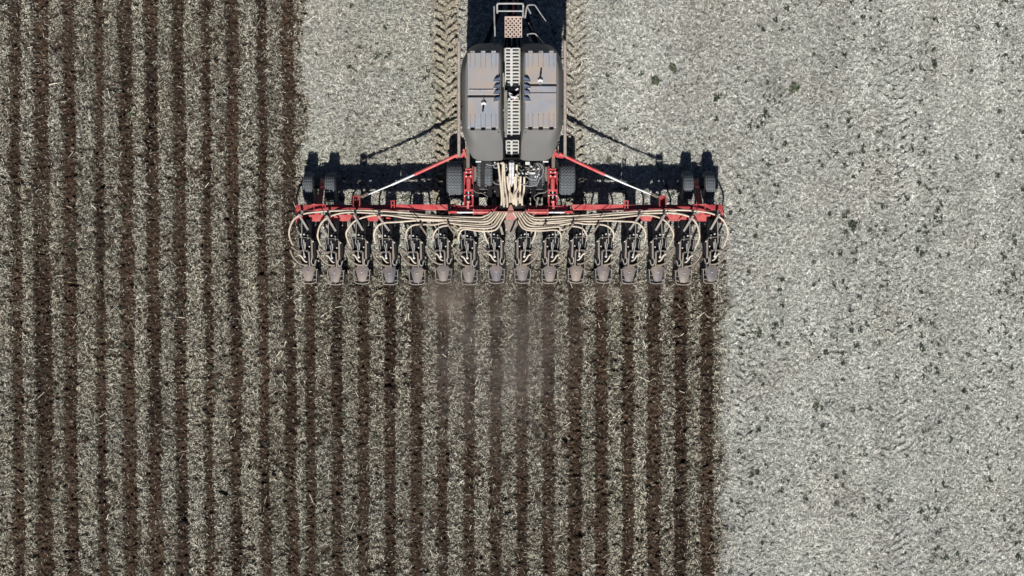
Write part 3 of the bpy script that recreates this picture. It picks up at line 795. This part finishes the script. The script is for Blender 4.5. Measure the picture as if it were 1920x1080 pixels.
    mb.ball(P(X2(cx), 378, 1.52), .06)
    mb.build_each('lift_linkage', 'red', root)
    mb = MB()
    for (x, y) in ((-4.5, 322.5), (4, 322), (-4.5, 330), (4, 329.5), (-7, 367), (7.5, 366.5), (-1, 378)): mb.ball(P(X2(cx + x), y, 1.6), .022)
    mb.build_each('pin_bolt', 'white', root)
    mb = MB(); mb.bar(P(X2(871), 322, 1.35), P(X2(871), 385, 1.3), .04, .14); mb.bar(P(X2(886.5), 312, 1.3), P(X2(886.5), 385, 1.3), .05, .14)
    mb.build_each('side_plate', 'dark_red', root)
    mb = MB(); mb.plate([P(X2(889), 313, 1.4), P(X2(893), 313, 1.4), P(X2(894), 330, 1.4), P(X2(891.5), 340, 1.4), P(X2(888.5), 340, 1.4)], .05)
    mb.build('lug_plate', 'tan', root, label='pinkish dusty lug plate')
    # thin hydraulic lines
    mb = MB()
    mb.tube([P(X2(887), 355, 1.5), P(X2(893), 361, 1.5), P(X2(905), 363, 1.5), P(X2(914), 370, 1.5), P(X2(908), 380, 1.5), P(X2(910), 388, 1.5)], .009, n=5, smooth=4)
    mb.tube([P(X2(925), 340, 1.6), P(X2(930), 345, 1.6), P(X2(947), 346, 1.6)], .012, n=5, smooth=3)
    mb.build_each('hydraulic_line', 'steel', root)

# centre frame lattice
mb = MB()
for x in (894, 918, 1000, 1022): mb.bar(P(x, 345, 1.0), P(x, 392, 1.1), .13, .14)
mb.bar(P(885, 366, .95), P(1035, 366, .95), .12, .12); mb.bar(P(885, 352, 1.0), P(1035, 352, 1.0), .06, .1)
mb.bar(P(930, 340, 1.0), P(938, 392, 1.1), .12, .14); mb.bar(P(988, 340, 1.0), P(978, 392, 1.1), .12, .14)
mb.bar(P(873, 300, 1.25), P(873, 392, 1.2), .1, .18); mb.bar(P(1042, 300, 1.25), P(1042, 392, 1.2), .1, .18)
mb.bar(P(905, 290, 1.5), P(905, 350, 1.1), .12, .2); mb.bar(P(1012, 290, 1.5), P(1012, 350, 1.1), .12, .2)
mb.build('centre_frame', 'iron', root)
MB().bar(P(925, 397.5, 1.63), P(990, 397.5, 1.63), .03).build('cross_link', 'pink', root)
mb = MB(); mb.plate([P(956, 384, 1.62), P(959.5, 384, 1.62), P(964, 397, 1.62), P(951, 397, 1.62)], .05)
mb.build('tower_plate', 'pink', root)
MB().plate([P(951.5, 400, 1.5), P(966, 400, 1.5), P(968.5, 412.5, 1.45), P(948.5, 412.5, 1.45)], .05).build('tower_plate', 'pink', root)
MB().plate([P(945, 413.5, 1.3), P(972, 413.5, 1.3), P(969, 425, 1.2), P(961, 439, 1.0), P(955, 439, 1.0), P(948, 425, 1.2)], .03).build('mud_flap', 'tan', root)
MB().bar(P(933, 418, 1.1), P(938, 435, .8), .05).build('flap_arm', 'steel', root)

# aluminium channel, valve block, tangle of small lines under the rear of the tank
mb = MB(); mb.prism([P(954, 304, 2.0), P(964.5, 304, 2.0), P(963.5, 343, 1.85), P(959.5, 351, 1.82), P(955, 343, 1.85)], [P(954, 304, 1.9), P(964.5, 304, 1.9), P(963.5, 343, 1.75), P(959.5, 351, 1.72), P(955, 343, 1.75)])
mb.bar(P(959.3, 305, 2.01), P(959.3, 348, 1.86), .02)
mb.build('centre_channel', 'alu', root, bevel=.008)
MB().plate([P(952, 305, 2.05), P(956, 300, 2.1), P(963, 300, 2.1), P(967, 305, 2.05)], .05).build('channel_saddle', 'black', root)
mb = MB(); mb.bar(P(967, 326, 1.7), P(1010, 325, 1.7), .05, .06); mb.box(P(985, 0, 1.75).x, P(993, 0, 1.75).x, P(0, 309, 1.75).y, P(0, 304, 1.75).y, 1.7, 1.8)
for (x, y) in ((1001, 317), (1004, 331), (1007.5, 331), (1002, 324), (1010, 327), (977, 320), (990, 322), (996, 312), (1009, 316), (940, 306), (949, 309), (950, 313), (928, 305)): mb.ball(P(x, y, 1.78), .03)
mb.build_each('valve_fitting', 'white', root)
mb = MB(); mb.box(P(970, 0, 1.6).x, P(1000, 0, 1.6).x, P(0, 322, 1.6).y, P(0, 304, 1.6).y, 1.4, 1.6); mb.box(P(925, 0, 1.6).x, P(952, 0, 1.6).x, P(0, 312, 1.6).y, P(0, 300, 1.6).y, 1.4, 1.65)
mb.build_each('valve_block', 'iron', root)
rr_ = random.Random(9)
for i in range(15):
    x = rr_.uniform(966, 1008); y = rr_.uniform(303, 312)
    pts = [P(x, y, 1.72)]
    for q in range(5):
        x += rr_.uniform(-8, 8); y += rr_.uniform(1, 6.5); x = min(max(x, 965), 1016); pts.append(P(x, y, 1.72 + rr_.uniform(-.08, .12)))
    MB().tube(pts, .011, n=5, smooth=4).build('hydraulic_line', 'steel' if i % 3 else 'black', root)
for pts in ([(985, 330), (995, 336), (1005, 337), (1006, 332)], [(970, 338), (980, 346), (995, 349), (1007, 345), (1012, 332)], [(1013, 335), (1018, 325), (1018, 312), (1010, 306)], [(1008, 330), (1012, 315), (1006, 306)],
            [(935, 306), (928, 308), (926, 313), (931, 315), (936, 310)], [(912, 308), (922, 310), (932, 307)], [(945, 305), (950, 312), (951, 318), (946, 322)]):
    MB().tube([P(x, y, 1.8) for x, y in pts], .014, n=6, smooth=5).build('hydraulic_line', 'rail', root)

# hoses down from the tank to the toolbar
tops = [(934, 305), (943, 304), (945, 306), (955, 325), (951, 330), (964, 330), (967, 325), (976, 330), (983, 331), (969, 308)]
bots = [(940, 385), (945, 388), (951, 388.5), (956, 380), (960, 380), (966, 381), (968, 386), (975, 381), (979, 385), (972, 383)]
order = [0, 2, 1, 4, 3, 5, 8, 7, 9, 6]
for i in range(10):
    a = tops[i]; b = bots[i] if i < 9 else (963, 383)
    mx_ = (a[0] + b[0]) / 2 + (1 if b[0] < 958 else -1) * rr_.uniform(-2, 2)
    MB().tube([P(*a, 1.9), P(mx_, (a[1] + b[1]) / 2, 1.78 - .015 * i), P(b[0] + rr_.uniform(-1, 1), b[1] - 14, 1.7), P(*b, 1.62)], .030, n=10, smooth=6).build('seed_hose', 'hose', root, smooth=True)
MB().tube([P(967, 320, 1.75), P(974, 345, 1.72), P(966, 366, 1.74), P(966.5, 384, 1.6)], .028, n=10, smooth=5).build('seed_hose', 'hose', root, smooth=True)
mb = MB(); mb.box(P(936, 0, 1.5).x, P(985, 0, 1.5).x, P(0, 399, 1.5).y, P(0, 384, 1.5).y, 1.42, 1.55); mb.build('hose_manifold', 'iron', root)

# ------------------------------------------------------------------ hoses along the bar, one loop to each unit
loops = [
    [(700, 395.5), (640, 394.5), (600, 396), (572, 400), (553, 410), (543.5, 428), (543, 444), (552.5, 466)],
    [(740, 402), (700, 399.5), (665, 398.5), (640, 400), (615, 407), (601, 420), (595.5, 440), (598, 452), (604.5, 466)],
    [(760, 408), (735, 405), (708, 403.5), (685, 406), (665, 414), (652, 430), (649.5, 443), (657.5, 462)],
    [(775, 414), (745, 415.5), (720, 417), (708, 424), (701.5, 437), (702, 448), (705, 457)],
    [(815, 420.5), (795, 420), (776, 422), (765, 430), (761, 441), (763, 452)],
    [(858, 431), (846, 424.5), (833, 424), (820, 429), (812.5, 440), (813, 452)],
    [(876, 430), (866, 432), (860.5, 440), (860, 452)],
]
def hose_path(k):
    if k == 7: return [(929, 397), (918, 404), (910, 415), (907.5, 430), (910, 444), (916, 457)]
    y9 = 407.5 + 4.0 * k
    st = 921 + 4.9 * k
    p = [(st, 397), (st - 5 - k * .6, 402 + k * 1.6), (st - 13 - 1.5 * k, y9 - 2 + .1 * k), (900 - (2 if k > 3 else 0), y9 + .6)]
    if k < 6: p.append((865, y9 - .8 - .2 * k))
    if k < 5: p.append((835 - (0 if k < 4 else 0), y9 - 2.2 - .9 * k))
    if k < 4: p.append((795, [402.0, 406, 410, 414][k]))
    if k < 2: p.append((760, [399.0, 403.5][k]))
    return p + loops[k]
HM[0] = None
for s_ in (1, -1):
    for k in range(8):
        def X(x): return x if s_ == 1 else (1907 if k < 2 else 1912) - x
        p = hose_path(k); n = len(p); pts = []
        for i, (x, y) in enumerate(p):
            rem = n - 1 - i
            h = 1.24 + (.03 * (k % 3)) - .008 * k
            if rem < 5: h = [0.88, 0.92, 1.0, 1.08, 1.16][rem]
            if i == 0: h = 1.24
            jit = 0.8 * math.sin(i * 1.3 + k * 2.7 + s_ * 1.1) * (1 if 1 < i < n - 1 else .2)
            pts.append(P(X(x), y + jit, h))
        MB().tube(pts, .0265, n=10, smooth=6).build('seed_hose', 'hose', root, smooth=True)

# ------------------------------------------------------------------ the sixteen row units
HM[0] = 'unit'
def unit_parts(sg):
    """returns [(name, mesh data)] ; sg=1 left-hand layout, -1 mirrored"""
    T = []
    def Q(dx, y, h): return P(960 + sg * dx, y, h)
    def put(name, mb, m, bevel=0, smooth=False, each=False):
        if each: T.extend(mb.build_each(name, m)); return
        o = mb.build(name, m, None, bevel=bevel, smooth=smooth); T.append(o)
    mb = MB()
    mb.bar(Q(-9, 415, .95), Q(-9, 452, .72), .05, .10); mb.bar(Q(5, 415, .95), Q(5, 452, .72), .05, .10)
    mb.bar(Q(-9, 418, .72), Q(-9, 452, .5), .05, .08); mb.bar(Q(5, 418, .72), Q(5, 452, .5), .05, .08)
    mb.bar(Q(-11, 432, .84), Q(8, 432, .84), .06, .06)
    mb.bar(Q(0, 448, .55), Q(0, 505, .45), .16, .22); mb.bar(Q(9, 452, .55), Q(9, 498, .4), .05, .12); mb.bar(Q(-12, 474, .5), Q(-12, 500, .4), .05, .12)
    mb.bar(Q(-15, 416, 1.02), Q(12, 416, 1.02), .10, .12)
    mb.bar(Q(0, 420, .85), Q(-1, 448, .8), .30, .14); mb.bar(Q(-15, 446, .78), Q(-14, 470, .62), .07, .16); mb.bar(Q(14, 452, .7), Q(13, 488, .5), .06, .2)
    mb.bar(Q(-8, 476, .6), Q(-7, 500, .5), .14, .14); mb.bar(Q(9, 470, .66), Q(8, 498, .5), .12, .12)
    put('unit_frame', mb, 'black')
    mb = MB(); mb.prism([Q(-14, 450, .92), Q(-10, 447.5, .95), Q(4, 447.5, .95), Q(7.5, 450, .92), Q(5.5, 473, .88), Q(-13, 473, .88)],
                        [Q(-13, 450, .5), Q(-9, 448, .5), Q(3, 448, .5), Q(5, 450, .5), Q(3.5, 470, .45), Q(-11, 470, .45)])
    put('seed_meter', mb, 'black', bevel=.015)
    mb = MB(); mb.bar(Q(-16, 448, .97), Q(-10, 446, 1.0), .012); mb.bar(Q(-10, 446, 1.0), Q(6, 446.5, 1.0), .014); mb.bar(Q(6, 446.5, 1.0), Q(10, 449, .98), .014)
    mb.bar(Q(-14.5, 449, .96), Q(-12.5, 469, .92), .016); mb.bar(Q(-4, 450, .97), Q(-3.6, 466, .93), .03); mb.bar(Q(-1, 455, .97), Q(-2, 470, .93), .03)
    put('meter_edge', mb, 'steel', each=True)
    # coulter disc and opener disc, low down
    mb = MB(); n = 28
    for cx_, cy_, r_ in ((0, 440, .23), (-2, 482, .19)):
        c = Q(cx_, cy_, r_ - .06)
        mb.rings([[c + Vector((sx, r_ * math.cos(6.283 * i / n), r_ * math.sin(6.283 * i / n))) for i in range(n)] for sx in (-.012, .012)])
    put('opener_disc', mb, 'iron', each=True)
    put('depth_rod', MB().tube([Q(-6.5, 417, 1.12), Q(-7, 436, 1.08), Q(-7.8, 458, 1.02)], .013, n=6), 'steel')
    put('depth_rod', MB().tube([Q(-5.5, 458, 1.03), Q(-3.5, 468, 1.0), Q(-2.5, 483, .95)], .013, n=6), 'rail')
    put('meter_cap', MB().ball(Q(-2.6, 482, .93), .036, 10).bar(Q(-3.4, 476, .95), Q(-2.7, 482, .94), .03), 'white')
    mb = MB(); mb.ball(Q(-9, 440, 1.0), .022).ball(Q(-3, 440, 1.0), .026)
    mb.ball(Q(13.5, 453.5, .96), .022).ball(Q(6.5, 463, .93), .022)
    put('bolt', mb, 'white', each=True)
    mb = MB(); mb.bar(Q(10.5, 450, .92), Q(10, 485, .78), .055, .04)
    put('side_strut', mb, 'tan', bevel=.008)
    mb = MB(); mb.bar(Q(-10, 441.5, .99), Q(-8.5, 446, .98), .03).bar(Q(3.6, 441, .97), Q(4, 449, .95), .025)
    put('guide_plate', mb, 'steel', each=True)
    mb = MB(); mb.tube([Q(9, 484, .75), Q(7.5, 489, .72), Q(8, 495, .66), Q(11, 497, .62), Q(13.5, 494, .66), Q(15, 489, .72), Q(17, 486, .72)], .016, n=6, smooth=3)
    mb.tube([Q(8.5, 494, .68), Q(10.5, 496.5, .64), Q(13.5, 495, .66)], .02, n=6, smooth=3)
    put('spring', mb, 'steel')
    mb = MB(); mb.bar(Q(-12, 471, .95), Q(2.5, 471, .95), .03, .03).ball(Q(-12, 471, .96), .037).ball(Q(2.5, 471, .96), .035)
    mb.bar(Q(-14, 471, .94), Q(-10, 471, .94), .04, .03)
    put('cross_bar', mb, 'tan')
    mb = MB(); mb.bar(Q(3.6, 456, .86), Q(3.8, 500, .62), .042, .05).bar(Q(-6.5, 497, .58), Q(-6.5, 502, .56), .03, .05)
    put('guard_arm', mb, 'tan', bevel=.008)
    # guard
    ol = [(-6, 499.5), (5, 499.5), (11, 502), (12.6, 505), (12, 508.5), (6.6, 528), (0, 529), (-6.6, 528), (-12, 508.5), (-12.6, 505), (-11, 502)]
    def gz(x, y): return .60 - .004 * (y - 500) - .00035 * x * x
    n = len(ol); topv = [Q(x, y, gz(x, y)) for x, y in ol]; ctr = Q(0, 512, .60)
    mb = MB(); vs = topv + [ctr] + [v - Vector((0, 0, .02)) for v in topv] + [ctr - Vector((0, 0, .02))]
    fs = [(i, (i + 1) % n, n) for i in range(n)] + [((i + 1) % n + n + 1, i + n + 1, 2 * n + 1) for i in range(n)] + [(i, i + n + 1, (i + 1) % n + n + 1, (i + 1) % n) for i in range(n)]
    mb.add(vs, fs); put('wheel_guard', mb, 'shield', smooth=True)
    put('guard_bolt', MB().ball(Q(0, 511, .61), .017), 'white')
    # closing wheels
    for e, tag_ in ((-11, 1), (11, -1)):
        mb = MB(); c = Q(e, 519, .15); n = 24
        R = Matrix.Rotation(math.radians(14 * sg * tag_), 3, 'Z') @ Matrix.Rotation(math.radians(12 * sg * tag_), 3, 'Y')
        mb.rings([[c + R @ Vector((sx, r_ * math.cos(6.283 * i / n), r_ * math.sin(6.283 * i / n))) for i in range(n)] for sx, r_ in ((-.022, .15), (-.02, .19), (0, .2), (.02, .19), (.022, .15))])
        put('closing_wheel', mb, 'iron')
    mb = MB(); mb.tube([Q(-14.5, 506, .5), Q(-14.5, 518, .45), Q(-13.5, 529, .42), Q(-9, 531.5, .40), Q(0, 532.5, .40), Q(9, 531.5, .40), Q(13.5, 529, .42), Q(14.5, 518, .45), Q(14.5, 506, .5)], .010, n=6, smooth=2)
    mb.bar(Q(-14.5, 524, .45), Q(-8, 526, .44), .022).bar(Q(14.5, 524, .45), Q(8, 526, .44), .022).bar(Q(13, 516, .45), Q(9, 517, .44), .02)
    mb.bar(Q(-16, 506, .45), Q(-12, 506, .45), .03).bar(Q(12, 506, .45), Q(17, 506, .45), .03)
    put('scraper_frame', mb, 'steel')
    mb = MB(); mb.bar(Q(16, 507, .4), Q(17, 530, .2), .03, .08)
    put('drag_bar', mb, 'iron')
    # lower hose, elbow, small hose
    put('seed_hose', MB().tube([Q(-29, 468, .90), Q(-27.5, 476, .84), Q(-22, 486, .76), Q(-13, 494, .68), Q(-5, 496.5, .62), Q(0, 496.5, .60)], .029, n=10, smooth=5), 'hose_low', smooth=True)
    put('hose_elbow', MB().tube([Q(-28, 464, .93), Q(-24, 467, .93), Q(-17, 473, .90), Q(-13, 473, .88)], [.036, .018], n=8, smooth=3), 'tan', smooth=True)
    put('small_hose', MB().tube([Q(-14, 477.5, .86), Q(-10, 480, .84), Q(-6.5, 486, .80), Q(-3, 490, .77), Q(0, 490.5, .76)], [.026, .019], n=8, smooth=4).ball(Q(-13.5, 477.5, .87), .034), 'hose', smooth=True)
    return T
protos = {}
for sg in (1, -1): protos[sg] = unit_parts(sg)
HM[0] = 'bar'
used = {1: False, -1: False}
jr = random.Random(21)
for k in range(16):
    sg = 1 if k < 8 else -1
    x = XC + (k - 7.5) * 0.75
    u = empty('row_unit', (x + jr.uniform(-.012, .012), jr.uniform(-.03, .03), jr.uniform(-.02, .03)), root)
    u.rotation_euler = (0, 0, math.radians(jr.uniform(-2, 2)))
    yq = P(0, 470, 1).y
    u.location.x -= -yq * math.sin(u.rotation_euler.z)   # turn about the unit, not about the field's middle
    gdx, gdy = jr.uniform(-.015, .015), jr.uniform(-.02, .02)
    for o in protos[sg]:
        q = o if not used[sg] else o.copy()
        if used[sg]: C.objects.link(q)
        q.parent = u
        q.delta_rotation_euler = (0, 0, 0)
        if q.name.startswith(('wheel_guard', 'guard_bolt')): q.location = (gdx, gdy, 0)
        elif q.name.startswith(('spring', 'small_hose', 'seed_hose', 'hose_elbow', 'depth_rod')): q.location = (jr.uniform(-.02, .02), jr.uniform(-.02, .02), jr.uniform(-.01, .02))
    used[sg] = True
    # down-pressure strut, its lean differs from unit to unit
    side = 1 if k < 8 else -1
    j = k if k < 8 else 15 - k
    off = [0, 0, 0, -5, 22, 26, 24, 20][j] * side
    ux = 960 + x / (S * (CAMH - 1.0) / CAMH)
    def W(px, py, h):
        v = P(ux + side * px, py, h); v.x -= x; return v
    if j < 4:
        MB().bar(W(-24 + off * side, 386, 1.60), W(-13 + off * side * .5, 403, 1.78), .014).build('strut_rod', 'black', u)
        MB().bar(W(-13 + off * side * .5, 402, 1.78), W(5, 431, 1.15), .055, .045).build('down_pressure_strut', 'steel', u)
    elif j < 6 or k >= 8:
        MB().bar(W(-12 + off * .0, 388, 1.62), W(8, 418, 1.80), .012).build('strut_rod', 'black', u)
        MB().bar(W(10, 421, 1.76), W(24, 441, 1.1), .045, .04).build('down_pressure_strut', 'tan', u)
    else:
        MB().bar(W(9, 425, 1.5), W(13, 440, 1.1), .06, .045).build('down_pressure_strut', 'steel', u)

# ------------------------------------------------------------------ single weeds and stalks one can point at
def weed_thing(px, py, rad, nl, seed, label):
    c = P(px, py, 0)
    r = np.random.default_rng(seed)
    x = np.array([c.x]); y = np.array([c.y]); z = height(x, y)
    n = 5
    ox = r.normal(0, rad * .5, n); oy = r.normal(0, rad * .5, n)
    co, fc, rn = leaf_cluster(r, ox, oy, np.full(n, 0.01), np.full(n, rad), nl, 0.03)
    me = fast_mesh('weed_plant', co, fc, 3, {'rnd': rn})
    o = link('weed_plant', me, m_green); o.location = (c.x, c.y, float(z[0]))
    o['label'] = label; o['category'] = 'weed'; o['group'] = 'green weeds standing in the stubble'
m_green = attr_mat('green_weed_leaf', [(0, (0.03, 0.042, 0.024)), (0.5, (0.06, 0.08, 0.045)), (1, (0.14, 0.15, 0.09))], 0.6)
HM[0] = None
for i, (px, py, rad, lab) in enumerate([
    (1229, 152, .13, 'greenest weed in pale stubble, well right of the grey tank'),
    (1264, 126, .11, 'green weed just up and right of the greenest one beside the tank'),
    (1491, 172, .15, 'olive green weed clump farthest right near the top edge'),
    (1142, 300, .07, 'small green weed between the right stay rod and its shadow'),
    (706, 108, .09, 'dark green weed left of the tank in untouched stubble'),
    (763, 372, .09, 'green tuft just above the left red toolbar, among row shadows'),
    (245, 215, .09, 'green tuft in the worked rows at the upper left'),
    (1530, 760, .10, 'dark green weed low in the pale stubble on the right')]):
    weed_thing(px, py, rad * .75, 12, 300 + i, lab)
def stalk_thing(px, py, ln, ang, w, label, m='stalk'):
    c = P(px, py, 0); z = float(height(np.array([c.x]), np.array([c.y]))[0]) + .05
    dx, dy = math.cos(ang) * ln / 2, math.sin(ang) * ln / 2
    o = MB().tube([(-dx, -dy, .0), (-dx * .3, -dy * .3 + .012, .02), (dx * .4, dy * .4, .02), (dx, dy, .005)], [w, w * .7], n=6, smooth=3).build('straw_stalk', m)
    o.location = (c.x, c.y, z); o['label'] = label; o['category'] = 'stalk'; o['group'] = 'single thick stalks lying on the soil'
M['stalk'] = mat('pale_stalk', (0.62, 0.57, 0.46), 0.6)
for a in [(105, 157, .40, .18, .014, 'pale thick stalk lying level across two furrows at the upper left'),
          (1208, 711, .32, -.42, .014, 'pale stalk slanting beside a dark furrow right of centre'),
          (958, 630, .18, .75, .013, 'short pale stalk slanting on the dusty strip below the seeder'),
          (749, 573, .26, 1.1, .012, 'pale stalk standing steep between furrows below the left units'),
          (608, 590, .24, .65, .011, 'pale stalk at the left edge of the freshly seeded strip'),
          (1669, 625, .26, -.6, .012, 'whitish stalk lying in the pale stubble right of the seeder'),
          (1560, 163, .30, .5, .010, 'thin stalk in the stubble close to the olive weed')]:
    stalk_thing(*a)

# ------------------------------------------------------------------ dust the units throw up, hanging over the fresh furrows
def dust(name, c, r, dens, col, label, seed):
    mb = MB(); n = 20
    mb.rings([[Vector((math.cos(6.283185 * i / n) * math.cos(e), math.sin(6.283185 * i / n) * math.cos(e), math.sin(e))) for i in range(n)] for e in [(-1.45 + 2.9 * k / 10) for k in range(11)]])
    o = mb.build(name, 'stalk'); o.data.materials.clear()
    o.location = c; o.scale = r
    m = bpy.data.materials.new('dust_' + str(seed)); m.use_nodes = True
    nt = m.node_tree; N = nt.nodes; L = nt.links
    for q in list(N):
        if q.type == 'BSDF_PRINCIPLED': N.remove(q)
    pv = N.new('ShaderNodeVolumePrincipled'); pv.inputs['Color'].default_value = (*col, 1); pv.inputs['Anisotropy'].default_value = 0.1
    tc = N.new('ShaderNodeTexCoord')
    ln = N.new('ShaderNodeVectorMath'); ln.operation = 'LENGTH'; L.new(tc.outputs['Object'], ln.inputs[0])
    mr = N.new('ShaderNodeMapRange'); mr.interpolation_type = 'SMOOTHSTEP'
    mr.inputs[1].default_value = 1.0; mr.inputs[2].default_value = 0.0; mr.inputs[3].default_value = 0; mr.inputs[4].default_value = dens
    L.new(ln.outputs['Value'], mr.inputs[0])
    no = N.new('ShaderNodeTexNoise'); no.inputs['Scale'].default_value = 1.3; no.inputs['Detail'].default_value = 5; no.inputs['Distortion'].default_value = 0.6
    g_ = N.new('ShaderNodeNewGeometry'); L.new(g_.outputs['Position'], no.inputs['Vector'])
    m2 = N.new('ShaderNodeMapRange'); m2.inputs[1].default_value = .4; m2.inputs[2].default_value = .62; m2.inputs[3].default_value = .3; m2.inputs[4].default_value = 1.4
    L.new(no.outputs[0], m2.inputs[0])
    mm = N.new('ShaderNodeMath'); mm.operation = 'MULTIPLY'; L.new(mr.outputs[0], mm.inputs[0]); L.new(m2.outputs[0], mm.inputs[1])
    L.new(mm.outputs[0], pv.inputs['Density']); L.new(pv.outputs[0], N['Material Output'].inputs['Volume'])
    o.data.materials.append(m)
    o['kind'] = 'stuff'; o['label'] = label; o['category'] = 'dust'
DC = (0.76, 0.60, 0.48)
dust('dust_cloud', P(935, 650, .45), (3.2, 3.9, .5), .5, (0.80, 0.70, 0.64), 'thin grey dust drifting over the furrows behind the middle units', 1)
dust('dust_cloud', P(832, 566, .4), (.9, 1.2, .38), 1.1, DC, 'brown dust puff behind the sixth unit from the left', 2)
dust('dust_cloud', P(890, 555, .4), (1.5, .8, .38), .6, DC, 'light brown dust just behind the middle units', 3)
dust('dust_cloud', P(1180, 545, .35), (2.2, .6, .33), .6, DC, 'faint dust behind the right hand units', 4)
dust('dust_cloud', P(1260, 475, .3), (1.7, .9, .28), .4, DC, 'faint dust hanging among the outer right units', 5)
